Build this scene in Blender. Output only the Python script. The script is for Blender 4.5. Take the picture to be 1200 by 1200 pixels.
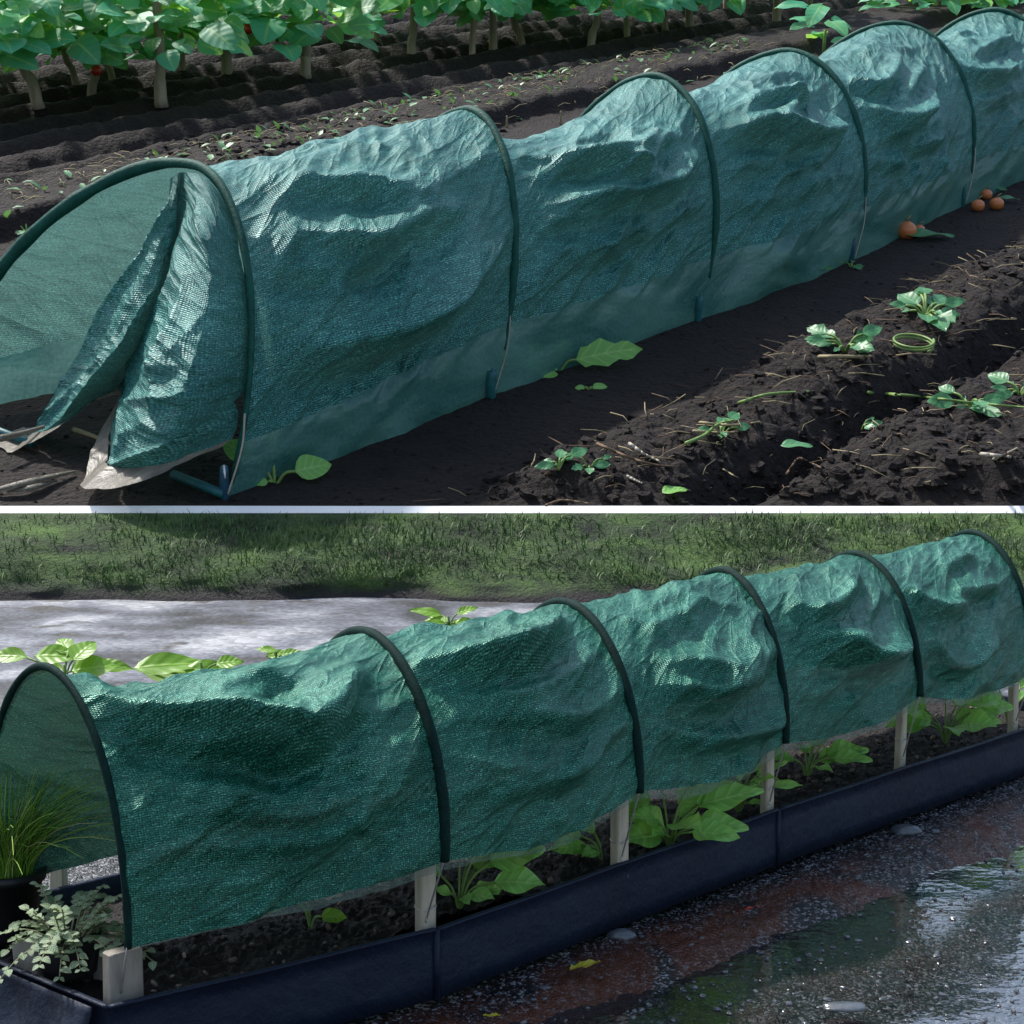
import bpy, math, random
import numpy as np
from mathutils import Vector, Matrix, Euler
random.seed(7); RNG = np.random.default_rng(7)
for o in list(bpy.data.objects): bpy.data.objects.remove(o)
S = bpy.context.scene; COL = S.collection
R = math.radians

# ---------------------------------------------------------------- camera, sky, sun, exposure
F = 2050.0                                   # focal length in 1/1200ths of the picture width
PITCH = math.atan(180 / F)
cam = bpy.data.cameras.new("camera"); cam.sensor_width = 36; cam.lens = 36 * F / 1200; cam.clip_end = 500; cam.clip_start = .05
camo = bpy.data.objects.new("camera", cam); COL.objects.link(camo)
camo.location = (0, 0, 1); camo.rotation_euler = (R(90) - PITCH, 0, 0); S.camera = camo
SUN_EL, SUN_AZ = R(58), R(-48)              # high, ahead of the camera and to its left, in thin cloud
w = bpy.data.worlds.new("World"); S.world = w; w.use_nodes = True
nt = w.node_tree; nt.nodes.clear()
sky = nt.nodes.new("ShaderNodeTexSky"); sky.sky_type = 'NISHITA'; sky.sun_disc = False
sky.sun_elevation = SUN_EL; sky.sun_rotation = SUN_AZ; sky.air_density = 1.2; sky.dust_density = 2.5; sky.ozone_density = 1.5
bg = nt.nodes.new("ShaderNodeBackground"); bg.inputs[1].default_value = .15
wo = nt.nodes.new("ShaderNodeOutputWorld"); hs = nt.nodes.new('ShaderNodeHueSaturation'); hs.inputs['Saturation'].default_value = .9; nt.links.new(sky.outputs[0], hs.inputs['Color']); nt.links.new(hs.outputs[0], bg.inputs[0]); nt.links.new(bg.outputs[0], wo.inputs[0])
sun = bpy.data.lights.new("sun", 'SUN'); sun.energy = 3.8; sun.angle = R(3); sun.color = (1, .96, .9)
suno = bpy.data.objects.new("sun", sun); COL.objects.link(suno)
sd = Vector((math.sin(SUN_AZ) * math.cos(SUN_EL), math.cos(SUN_AZ) * math.cos(SUN_EL), math.sin(SUN_EL)))
suno.rotation_euler = sd.to_track_quat('Z', 'Y').to_euler()
S.view_settings.view_transform = 'Standard'; S.view_settings.look = 'None'; S.view_settings.gamma = 1; S.view_settings.exposure = 0.5
S.render.engine = 'CYCLES'; S.cycles.max_bounces = 8; S.cycles.transparent_max_bounces = 12; S.cycles.use_denoising = True

# ---------------------------------------------------------------- frames of reference
CP, SP = math.cos(PITCH), math.sin(PITCH)
def ray(u, v): return np.array([(u - 600) / F, 0, 0]) + np.array([0, SP, CP]) * (600 - v) / F + np.array([0, CP, -SP])
CAM = np.array([0, 0, 1.0])
def hit(u, v, O, n):
    d = ray(u, v); return CAM + d * (((O - CAM) @ n) / (d @ n))
def ground(u, v, z=0.0): return hit(u, v, np.array([0, 0, z]), np.array([0, 0, 1.0]))
ZE = 7.8                                      # the soil hillside starts here
SL = math.atan(863 / F) - PITCH               # its slope
HO = CAM + ZE * (np.array([0, CP, -SP]) + np.array([0, SP, CP]) * 2 / F)
HX = np.array([1.0, 0, 0]); HY = np.array([0, math.cos(SL), math.sin(SL)]); HZ = np.array([0, -math.sin(SL), math.cos(SL)])
def w2h(P): d = np.asarray(P) - HO; return np.stack([d @ HX, d @ HY, d @ HZ], -1)
def h2w(L): L = np.asarray(L, float); return HO + L[..., 0:1] * HX + L[..., 1:2] * HY + L[..., 2:3] * HZ
def hill(u, v, h=0.0): return w2h(hit(u, v, HO + HZ * h, HZ))
def project(P):
    d = np.asarray(P) - CAM; X = d[..., 0]; Y = d[..., 1] * SP + d[..., 2] * CP; Z = d[..., 1] * CP - d[..., 2] * SP
    return np.stack([600 + F * X / Z, 600 - F * Y / Z], -1)

# ---------------------------------------------------------------- numpy noise
TAB = RNG.random(65536)
def vn(x, y, seed=0):
    x = np.asarray(x, float); y = np.asarray(y, float)
    ix = np.floor(x).astype(np.int64); iy = np.floor(y).astype(np.int64); fx = x - ix; fy = y - iy
    fx = fx * fx * (3 - 2 * fx); fy = fy * fy * (3 - 2 * fy)
    h = lambda a, b: TAB[((a * 73856093) ^ (b * 19349663) ^ (seed * 83492791 + 12345)) & 65535]
    return (h(ix, iy) * (1 - fx) + h(ix + 1, iy) * fx) * (1 - fy) + (h(ix, iy + 1) * (1 - fx) + h(ix + 1, iy + 1) * fx) * fy
def fbm(x, y, seed=0, oct=4, gain=.5):
    a = 1; t = 0; s = 0
    for k in range(oct):
        s = s + a * vn(x * 2 ** k + 17.3 * k, y * 2 ** k - 9.1 * k, seed + k); t += a; a *= gain
    return s / t - .5
def ridged(x, y, seed=0): return 1 - np.abs(2 * vn(x, y, seed) - 1) ** .8
def sstep(a, b, x): t = np.clip((x - a) / (b - a), 0, 1); return t * t * (3 - 2 * t)

# ---------------------------------------------------------------- object helpers
def link(name, me, m=None, parent=None, loc=None):
    o = bpy.data.objects.new(name, me); COL.objects.link(o)
    if m is not None:
        for q in (m if isinstance(m, (list, tuple)) else [m]): me.materials.append(q)
    if parent is not None: o.parent = parent
    if loc is not None: o.location = loc
    return o
def tag(o, label=None, cat=None, group=None, kind=None):
    for k, v in (('label', label), ('category', cat), ('group', group), ('kind', kind)):
        if v: o[k] = v
    return o
def thing(name, loc, label, cat, group=None, tilt=False, rz=0):
    o = bpy.data.objects.new(name, None); COL.objects.link(o); o.empty_display_size = .05
    o.location = loc
    o.rotation_euler = (Euler((SL, 0, 0)).to_matrix() @ Euler((0, 0, rz)).to_matrix()).to_euler() if tilt else (0, 0, rz)
    return tag(o, label, cat, group)
class MB:
    def __init__(s): s.v = []; s.f = []; s.uv = []; s.n = 0
    def add(s, V, Fc, UV=None):
        V = [tuple(map(float, p)) for p in V]
        s.v += V; s.f += [tuple(i + s.n for i in f) for f in Fc]; s.uv += list(UV) if UV is not None else [(p[0], p[1]) for p in V]; s.n += len(V)
        return s
    def build(s, name, m=None, parent=None, smooth=True, loc=None):
        me = bpy.data.meshes.new(name); me.from_pydata(s.v, [], s.f)
        ul = me.uv_layers.new(name="UVMap"); idx = np.empty(len(me.loops), np.int32); me.loops.foreach_get("vertex_index", idx)
        ul.data.foreach_set("uv", np.asarray(s.uv, np.float32)[idx].ravel())
        if smooth: me.polygons.foreach_set("use_smooth", [True] * len(me.polygons))
        me.update(); return link(name, me, m, parent, loc)
def grid_mesh(name, P, UV, m, parent=None, mask=None, mats=None):
    ns, nv = P.shape[:2]; idx = np.arange(ns * nv).reshape(ns, nv)
    q = np.stack([idx[:-1, :-1], idx[1:, :-1], idx[1:, 1:], idx[:-1, 1:]], -1).reshape(-1, 4)
    if mask is not None: q = q[mask.reshape(-1)]
    me = bpy.data.meshes.new(name); me.vertices.add(ns * nv); me.vertices.foreach_set("co", P.astype(np.float32).ravel())
    me.loops.add(q.size); me.loops.foreach_set("vertex_index", q.astype(np.int32).ravel())
    me.polygons.add(len(q)); me.polygons.foreach_set("loop_start", np.arange(0, q.size, 4, dtype=np.int32))
    ul = me.uv_layers.new(name="UVMap"); ul.data.foreach_set("uv", UV.reshape(-1, 2)[q.ravel()].astype(np.float32).ravel())
    me.polygons.foreach_set("use_smooth", np.ones(len(q), bool)); me.update(calc_edges=True); me.validate()
    return link(name, me, m, parent)
def tube(mb, pts, rad, n=8, cap=True, flat=1.0):
    P = np.array(pts, float); r = np.broadcast_to(np.array(rad, float), (len(P),))
    T = np.gradient(P, axis=0); T /= np.linalg.norm(T, axis=1)[:, None] + 1e-12
    ref = np.array([0, 0, 1.0]) if abs(T[0, 2]) < .9 else np.array([1.0, 0, 0])
    V = []; a = np.linspace(0, 2 * math.pi, n, endpoint=False)
    N = np.cross(T[0], ref); N /= np.linalg.norm(N)
    for i in range(len(P)):
        N = N - T[i] * (N @ T[i]); N /= np.linalg.norm(N) + 1e-12; B = np.cross(T[i], N)
        for t in a: V.append(P[i] + r[i] * (math.cos(t) * N + flat * math.sin(t) * B))
    Fc = []
    for i in range(len(P) - 1):
        for k in range(n): Fc.append((i * n + k, i * n + (k + 1) % n, (i + 1) * n + (k + 1) % n, (i + 1) * n + k))
    if cap: Fc += [tuple(range(n))[::-1], tuple((len(P) - 1) * n + k for k in range(n))]
    L = np.concatenate([[0], np.cumsum(np.linalg.norm(np.diff(P, axis=0), axis=1))])
    mb.add(V, Fc, [(L[i], k / n) for i in range(len(P)) for k in range(n)]); return mb
def curve(pts, n=20):
    P = np.array(pts, float); m = len(P); Q = np.vstack([2 * P[0] - P[1], P, 2 * P[-1] - P[-2]]); out = []
    for t in np.linspace(0, m - 1 - 1e-9, n):
        i = int(t); f = t - i; a, b, c, d = Q[i], Q[i + 1], Q[i + 2], Q[i + 3]
        out.append(.5 * (2 * b + (c - a) * f + (2 * a - 5 * b + 4 * c - d) * f * f + (3 * b - a - 3 * c + d) * f ** 3))
    return np.array(out)
def box(mb, c, sx, sy, sz, rot=None, jit=0.0, bev=.12):
    # box with chamfered long edges
    b = bev * min(sx, sy); x, y = sx / 2, sy / 2
    ring = [(-x + b, -y), (x - b, -y), (x, -y + b), (x, y - b), (x - b, y), (-x + b, y), (-x, y - b), (-x, -y + b)]
    V = []
    for z in (-sz / 2, -sz / 2 + b * .6, 0, sz / 2 - b * .6, sz / 2):
        k = 1 - (.18 * bev * 4 if abs(z) > sz / 2 - 1e-6 else 0)
        V += [(px * k + random.uniform(-jit, jit), py * k + random.uniform(-jit, jit), z) for px, py in ring]
    V = np.array(V)
    if rot is not None: V = V @ np.array(rot.to_matrix()).T
    V = V + np.array(c); Fc = []
    for i in range(4):
        for k in range(8): Fc.append((i * 8 + k, i * 8 + (k + 1) % 8, i * 8 + 8 + (k + 1) % 8, i * 8 + 8 + k))
    Fc += [tuple(range(8))[::-1], tuple(range(32, 40))]
    mb.add(V, Fc, [(p[0] + p[1], p[2]) for p in V]); return mb

# ---------------------------------------------------------------- materials
class NT:
    def __init__(s, name):
        s.m = bpy.data.materials.new(name); s.m.use_nodes = True; s.t = s.m.node_tree; s.t.nodes.clear()
    def n(s, typ, **kw):
        nd = s.t.nodes.new("ShaderNode" + typ)
        for k, v in kw.items():
            if k.startswith('_'): setattr(nd, k[1:], v)
            else:
                key = k.replace('__', ' ')
                key = int(key[1:]) if key[0] == 'i' and key[1:].isdigit() else key
                s.set(nd, key, v)
        return nd
    def set(s, nd, key, v):
        if isinstance(v, bpy.types.NodeSocket): s.t.links.new(v, nd.inputs[key])
        else:
            if isinstance(v, tuple) and len(v) == 3 and nd.inputs[key].type == 'RGBA': v = v + (1,)
            nd.inputs[key].default_value = v
    def noise(s, vec, scale, detail=4, rough=.55, dist=0): return s.n('TexNoise', Vector=vec, Scale=scale, Detail=detail, Roughness=rough, Distortion=dist).outputs[0]
    def ramp(s, fac, stops, interp='LINEAR'):
        nd = s.n('ValToRGB'); s.set(nd, 0, fac); cr = nd.color_ramp; cr.interpolation = interp
        while len(cr.elements) < len(stops): cr.elements.new(.5)
        for e, (p, c) in zip(cr.elements, stops): e.position = p; e.color = (c if isinstance(c, tuple) else (c, c, c)) + (1,)
        return nd.outputs[0]
    def mix(s, fac, a, b, typ='MIX'):
        nd = s.n('MixRGB', _blend_type=typ); s.set(nd, 0, fac); s.set(nd, 1, a); s.set(nd, 2, b); return nd.outputs[0]
    def math(s, op, a, b=0.0, c=0.0):
        nd = s.n('Math', _operation=op); s.set(nd, 0, a); s.set(nd, 1, b)
        if op in ('MULTIPLY_ADD',): s.set(nd, 2, c)
        return nd.outputs[0]
    def vec(s, v, scale=(1, 1, 1), rot=(0, 0, 0)): return s.n('Mapping', Vector=v, Scale=scale, Rotation=rot).outputs[0]
    def bump(s, h, strength=.5, dist=.01, normal=None):
        nd = s.n('Bump', Height=h, Strength=strength, Distance=dist)
        if normal is not None: s.set(nd, 'Normal', normal)
        return nd.outputs[0]
    def out(s, sh, disp=None):
        o = s.n('OutputMaterial', Surface=sh); return s.m
def bsdf(t, **kw): return t.n('BsdfPrincipled', **kw).outputs[0]

def mat_net(name, dark, mid, lite, pitch, span, spec=.6, rough=.38, transl=.20, hole=.06, glit=.95):
    """knitted shade netting: fine rows along the length, chain stitches across, crease lines pressed into the cloth. span = size of the big creases in m"""
    t = NT(name); uv = t.n('UVMap').outputs[0]
    sx = t.n('SeparateXYZ', Vector=uv)
    k = 2 * math.pi / pitch
    wob = t.noise(uv, 3 / span, 2)
    row = t.math('SINE', t.math('MULTIPLY_ADD', sx.outputs[1], k, t.math('MULTIPLY', wob, 40.0)))
    sti = t.math('SINE', t.math('MULTIPLY_ADD', sx.outputs[0], k * .8, t.math('MULTIPLY', row, 1.2)))
    weave = t.math('MULTIPLY_ADD', t.math('MULTIPLY_ADD', sti, .5, t.math('MULTIPLY', row, .6)), .42, .5)
    fib = t.noise(t.vec(uv, (1 / pitch * .8, 1 / pitch * 1.6, 1)), 1.0, 3, .65)
    fib2 = t.noise(t.vec(uv, (1 / pitch * .10, 1 / pitch * .4, 1)), 1.0, 3, .6)
    big = t.noise(uv, 2.2 / span, 4, .6)
    tone = t.math('MULTIPLY_ADD', weave, .42, t.math('MULTIPLY_ADD', fib, 2.2, t.math('MULTIPLY_ADD', fib2, .6, t.math('MULTIPLY_ADD', big, .45, -1.56))))
    c = t.ramp(tone, [(.0, dark), (.45, mid), (.95, lite)])
    nb = t.bump(t.math('MULTIPLY_ADD', fib, 1.2, weave), glit, pitch * .35)
    # pressed-in crease lines: thin contour lines of stretched noise, running with the pull of the cloth
    h = None
    for ang, st, sc, wgt in ((.55, 4.2, 3.4, 1.0), (.30, 5.5, 6.0, .8), (-.40, 3.0, 3.4, .5), (.75, 4.0, 9.0, .6), (.5, 6.0, 15.0, .35)):
        n = t.noise(t.vec(t.vec(uv, (1, 1, 1), (0, 0, -ang)), (sc / span / st, sc / span, 1)), 1.0, 2.5, .5, .35)
        d = t.math('ABSOLUTE', t.math('SUBTRACT', n, .5))
        l = t.math('MULTIPLY', t.math('SUBTRACT', 1.0, t.math('MINIMUM', t.math('MULTIPLY', d, 9.0), 1.0)), wgt)
        l = t.math('MULTIPLY', l, l)
        h = l if h is None else t.math('ADD', h, l)
    nb2 = t.bump(h, .65, span * .020, nb)
    p = bsdf(t, Base__Color=c, Roughness=rough, Normal=nb2, **{'Specular__IOR__Level': spec, 'IOR': 1.5, 'Specular__Tint': (min(1.0, lite[0] * 1.1), 1.0, min(1.0, lite[2] * 1.2))})
    tr = t.n('BsdfTranslucent', Color=t.mix(.35, c, lite), Normal=nb2).outputs[0]
    m1 = t.n('MixShader', i0=transl, i1=p, i2=tr).outputs[0]
    hm = t.math('MULTIPLY', t.ramp(t.math('MULTIPLY_ADD', fib, .5, t.math('MULTIPLY', weave, .5)), [(.28, 1.0), (.45, 0.0)]), hole * 4)
    return t.out(t.n('MixShader', i0=hm, i1=m1, i2=t.n('BsdfTransparent').outputs[0]).outputs[0])
def mat_film(name, c1, c2, alpha, rough=.3, scale=6):
    t = NT(name); uv = t.n('UVMap').outputs[0]
    n = t.noise(t.vec(uv, (1, 2.2, 1), (0, 0, .4)), scale, 5, .6, .8); n2 = t.noise(uv, scale * 40, 3)
    c = t.ramp(t.math('MULTIPLY_ADD', n2, .35, t.math('MULTIPLY_ADD', n, .9, -.12)), [(.3, c1), (.75, c2)])
    b = t.bump(n2, .25, .004, t.bump(n, .5, .04))
    p = bsdf(t, Base__Color=c, Roughness=rough, Normal=b, **{'Specular__IOR__Level': .5})
    tr = t.n('BsdfTranslucent', Color=c, Normal=b).outputs[0]
    m1 = t.n('MixShader', i0=.3, i1=p, i2=tr).outputs[0]
    return t.out(t.n('MixShader', i0=1 - alpha, i1=m1, i2=t.n('BsdfTransparent').outputs[0]).outputs[0])
def mat_soil(name, dark, lite, fleck, scale, rough=.85, bdist=.02, spec=.3, fl=.74):
    t = NT(name); pos = t.n('NewGeometry').outputs['Position']
    a = t.noise(pos, scale * .25, 5, .6); b = t.noise(pos, scale * 1.6, 6, .7); v = t.n('TexVoronoi', Vector=pos, Scale=scale * 1.3).outputs[0]
    f = t.noise(pos, scale * 4.5, 2, .5)
    c = t.ramp(t.math('MULTIPLY_ADD', b, .7, t.math('MULTIPLY', a, .4)), [(.35, dark), (.75, lite)])
    c = t.mix(t.ramp(f, [(fl, 0.0), (fl + .06, 1.0)]), c, fleck)
    h = t.math('MULTIPLY_ADD', v, -.6, t.math('MULTIPLY_ADD', b, 1.0, t.math('MULTIPLY', f, .35)))
    return t.out(bsdf(t, Base__Color=c, Roughness=rough, Normal=t.bump(h, 1.0, bdist), **{'Specular__IOR__Level': spec}))
def mat_leaf(name, c1, c2, c3, rough=.38, transl=.25, hs=1.0, vs=.12):
    t = NT(name); uv = t.n('UVMap').outputs[0]; g = t.n('NewGeometry'); rnd = g.outputs['Random Per Island']
    sx = t.n('SeparateXYZ', Vector=uv); x = t.math('ABSOLUTE', sx.outputs[0])
    vein = t.math('SINE', t.math('MULTIPLY_ADD', x, -14, t.math('MULTIPLY', sx.outputs[1], 34)))
    mid = t.ramp(x, [(.0, 1.0), (.07, 0.0)])
    n = t.noise(g.outputs['Position'], 9 / hs, 3)
    c = t.ramp(t.math('MULTIPLY_ADD', rnd, .75, t.math('MULTIPLY', n, .3)), [(.12, c1), (.58, c2), (.78, c2), (.98, c3)])
    c = t.mix(t.math('MULTIPLY', mid, .3), c, tuple(min(1, k * 1.8 + .03) for k in c3))
    c = t.mix(t.math('MULTIPLY', t.ramp(vein, [(.7, 0.0), (1., 1.0)]), vs), c, tuple(min(1, k * 1.5 + .02) for k in c3))
    b = t.bump(t.math('MULTIPLY_ADD', vein, .3, mid), .3 if hs < 4 else .10, .004 * hs)
    p = bsdf(t, Base__Color=c, Roughness=rough, Normal=b, **{'Specular__IOR__Level': .5})
    tr = t.n('BsdfTranslucent', Color=t.mix(.6, c, (c3[0] * 1.6, c3[1] * 1.4, c3[2] * .7)), Normal=b).outputs[0]
    return t.out(t.n('MixShader', i0=transl, i1=p, i2=tr).outputs[0])
def mat_plain(name, c1, c2, scale=20, rough=.5, spec=.4, bdist=.003, stretch=(1, 1, 1), metal=0.0, bs=.5):
    t = NT(name); pos = t.n('TexCoord').outputs['Object']
    n = t.noise(t.vec(pos, stretch), scale, 6, .65); n2 = t.noise(t.vec(pos, stretch), scale * .2, 3)
    c = t.ramp(t.math('MULTIPLY_ADD', n, .6, t.math('MULTIPLY', n2, .5)), [(.35, c1), (.75, c2)])
    return t.out(bsdf(t, Base__Color=c, Roughness=rough, Metallic=metal, Normal=t.bump(n, bs, bdist), **{'Specular__IOR__Level': spec}))

M = {}
M['net_teal'] = mat_net('teal_net', (.002, .030, .026), (.036, .245, .218), (.50, .90, .82), .0105, 1.3, spec=.75, rough=.42)
M['net_green'] = mat_net('green_net', (.001, .016, .011), (.008, .142, .094), (.38, .86, .66), .0031, .40, spec=.8, rough=.34, transl=.06, hole=.025)
M['skirt'] = mat_film('skirt_film', (.016, .13, .125), (.20, .42, .37), .84, .30, 1.3)
M['hem'] = mat_film('pale_hem', (.13, .12, .095), (.36, .33, .27), .92, .4, 5)
M['hem_green'] = mat_film('clear_hem', (.10, .20, .16), (.30, .38, .33), .45, .3, 12)
M['sleeve_teal'] = mat_plain('sleeve_teal', (.003, .040, .030), (.012, .105, .078), 60, .6, .18, .01)
M['sleeve_green'] = mat_plain('sleeve_green', (.001, .011, .009), (.006, .034, .028), 260, .7, .12, .003)
M['soil'] = mat_soil('hill_soil', (.0045, .0032, .003), (.030, .0205, .0175), (.12, .095, .07), 22, .8, .035)
M['bedsoil'] = mat_soil('bed_soil', (.003, .0022, .002), (.016, .011, .009), (.20, .15, .11), 130, .75, .006, .4, .74)
M['leaf_teal'] = mat_leaf('leaf_teal', (.028, .23, .105), (.058, .43, .23), (.40, .70, .11), .5, .42, 8, .04)
M['leaf_bright'] = mat_leaf('leaf_bright', (.13, .36, .06), (.22, .52, .11), (.40, .68, .20), .4, .38, 1, .3)
M['leaf_lime'] = mat_leaf('leaf_lime', (.09, .24, .02), (.17, .36, .03), (.28, .46, .06), .4, .35)
M['leaf_herb'] = mat_leaf('leaf_herb', (.12, .20, .10), (.24, .33, .20), (.44, .52, .34), .55, .2)
M['leaf_weed'] = mat_leaf('leaf_weed', (.03, .15, .05), (.07, .25, .10), (.16, .36, .14), .42, .25, 4)
M['leaf_bank'] = mat_leaf('leaf_bank', (.045, .095, .022), (.080, .155, .036), (.13, .24, .055), .8, .3, 3)
M['stalk'] = mat_plain('green_stalk', (.10, .20, .04), (.22, .34, .09), 30, .5)
M['straw'] = mat_plain('dry_straw', (.16, .12, .06), (.38, .32, .18), 30, .7)
M['twig'] = mat_plain('brown_twig', (.07, .04, .025), (.20, .13, .08), 30, .8)
M['stem'] = mat_plain('pale_bark', (.20, .15, .12), (.50, .41, .33), 16, .8, .2, .02, (1, 1, .25))
M['wood'] = mat_plain('pale_wood', (.30, .265, .19), (.62, .56, .44), 60, .7, .3, .002, (1, 1, .12))
M['wood_dark'] = mat_plain('grey_wood', (.17, .15, .12), (.36, .33, .28), 60, .7, .3, .002, (1, .2, .2))
M['navy'] = mat_plain('navy_plastic', (.0035, .008, .021), (.008, .017, .040), 9, .55, .25, .022, (1, 1, 1))
M['black'] = mat_plain('black_plastic', (.006, .006, .007), (.016, .016, .018), 20, .45, .45, .004)
M['peg'] = mat_plain('blue_peg', (.008, .05, .085), (.02, .10, .16), 30, .4, .5)
M['peg_teal'] = mat_plain('teal_peg', (.008, .07, .08), (.02, .16, .17), 30, .5, .4)
M['wire'] = mat_plain('steel_wire', (.45, .45, .44), (.7, .7, .69), 60, .3, .5, .0005, (1, 1, 1), .8)
M['cord'] = mat_plain('white_cord', (.26, .23, .17), (.5, .46, .38), 40, .6)
M['stone'] = mat_plain('wet_stone', (.045, .055, .065), (.11, .125, .14), 30, .22, .6, .004)
M['white'] = mat_plain('divider_white', (.80, .80, .79), (.86, .86, .85), 9, .5, .4, .002)
M['red'] = mat_plain('red_fruit', (.42, .02, .012), (.55, .05, .02), 10, .25, .5)
M['orange'] = mat_plain('orange_bulb', (.45, .10, .03), (.62, .22, .07), 12, .3, .5, .004, (1, 1, .2))
M['yleaf'] = mat_leaf('yellow_leaf', (.40, .36, .02), (.5, .46, .04), (.6, .55, .1), .4, .3)

# ---------------------------------------------------------------- small builders
def leaf(mb, base, dirv, up, L, W, shape='ovate', fold=.18, droop=.35, curl=.0, n=6, mcols=4, wavy=.03):
    """one leaf blade: ovate / heart / lance outline, folded along the midrib and arched."""
    d = np.array(dirv, float); d /= np.linalg.norm(d); u = np.array(up, float); u -= d * (u @ d); u /= np.linalg.norm(u) + 1e-9; s = np.cross(d, u)
    V = []; UV = []; ph = random.random() * 9
    for i in range(n + 1):
        t = i / n
        if shape == 'heart': wd = (math.sin(math.pi * t ** .62) ** .62) * (1 - .10 * t)
        elif shape == 'lance': wd = math.sin(math.pi * t ** .75) ** 1.1
        elif shape == 'lobed': wd = (math.sin(math.pi * t ** .7) ** .8) * (1 + .22 * math.sin(t * 17 + 1))
        else: wd = math.sin(math.pi * t ** .72) ** .9
        wd = max(wd, .02) * W / 2
        ang = droop * t * t * 1.6
        c = np.array(base) + d * L * (t - .22 * droop * t ** 3) - u * L * droop * .55 * t * t
        for k in range(mcols + 1):
            q = 2 * k / mcols - 1; back = -.10 * L * (abs(q) ** 1.5) * (1 - t) ** 3 if shape == 'heart' else 0
            p = c + s * q * wd + u * (fold * abs(q) * wd - curl * q * q * wd + wavy * L * math.sin(t * 9 + ph + q * 2) * abs(q)) + d * back
            V.append(p); UV.append((q * .5, t))
    C = mcols + 1
    mb.add(V, [(i * C + k, i * C + k + 1, (i + 1) * C + k + 1, (i + 1) * C + k) for i in range(n) for k in range(mcols)], UV)
    return mb
def rdir(el0=-.2, el1=.8):
    a = random.uniform(0, 2 * math.pi); e = random.uniform(el0, el1); return np.array([math.cos(a) * math.cos(e), math.sin(a) * math.cos(e), math.sin(e)])
def dirto(az, el): return np.array([math.cos(az) * math.cos(el), math.sin(az) * math.cos(el), math.sin(el)])

# ---------------------------------------------------------------- hoops of both tunnels (measured from the photograph, then built at true size)
def hoop_local(phi, a, b, al, e, psi, k=0.0, fs=1.0, n=241):
    """arch points relative to the near foot; first point = near foot. Equal steps along the arch."""
    th = np.linspace(-al, math.pi + al, 1600); c, s = np.cos(th), np.sin(th)
    x = a * np.sign(c) * np.abs(c) ** e; h = b * np.sign(s) * np.abs(s) ** e; h = h - h[0]; w0 = x[0]
    x = np.where(x < 0, x * fs, x)
    ax = np.array([math.sin(phi), math.cos(phi), 0]); nr = np.array([math.cos(phi + psi), -math.sin(phi + psi), 0])
    P = ax * (k * h)[:, None] + nr * (x - w0)[:, None] + np.array([0, 0, 1]) * h[:, None]
    L = np.concatenate([[0], np.cumsum(np.linalg.norm(np.diff(P, axis=0), axis=1))]); q = np.linspace(0, L[-1], n)
    return np.stack([np.interp(q, L, P[:, i]) for i in range(3)], 1)
NV = 241
# upper tunnel, in hillside coordinates
TF = [hill(*q) for q in ((265, 580), (575, 463), (817, 373), (996, 305), (1126, 240), (1230, 196))]
TPHI = .6758584; ta, tal, te, tpsi, tk, tfs = .791, .132, 1.081, -.009, .424, 1.914
tb = [1.168, 1.176, 1.151, 1.118, 1.104, 1.043, 1.03]; tdp = [.086, .215, .078, -.072, -.116, -.03, -.03]; tda = [-.019, -.058, -.023, .041, .074, .015, .015]
TF.append(TF[-1] + (TF[-1] - TF[0]) / 5)
TH = [TF[i] + hoop_local(TPHI, ta + tda[i], tb[i], tal, te, tpsi + tdp[i], tk, tfs if i == 0 else 1, NV) for i in range(7)]
_h = TH[0]; _lean = np.array([math.sin(TPHI), math.cos(TPHI), 0]) * tk; _g = _h - _lean * (_h[:, 2:3]); _ap = int(_h[:, 2].argmax()); _far = hill(-75, 492)
_fr = np.linalg.norm(_g[_ap:, :2] - _g[_ap, :2], axis=1); _fr = (_fr / _fr[-1])[:, None]
_n = _g.copy(); _b = sstep(0, .6, _fr); _n[_ap:, :2] = _g[_ap:, :2] * (1 - _b) + (_g[_ap, :2] + (_far[:2] - _g[_ap, :2]) * _fr) * _b; TH[0] = _n + _lean * _n[:, 2:3]
# lower tunnel, in world coordinates
ZR = .12
BF = [ground(*q, ZR) for q in ((147, 1168), (505, 1085), (733, 1012), (906, 946), (1062, 893), (1194, 851))]
BPHI = .7754943; bb = [.286, .285, .285, .292, .286, .293]; bdp = [-.221, -.058, .005, .115, .086, .125]; bda = [.007, .002, 0, -.004, -.004, -.006]
BH = [BF[i] + hoop_local(BPHI, .190 if i == 0 else .215 + bda[i], .352 if i == 0 else bb[i], .25 if i == 0 else .565, 1.028, .206 + bdp[i], 0, 1, NV) for i in range(6)]

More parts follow.
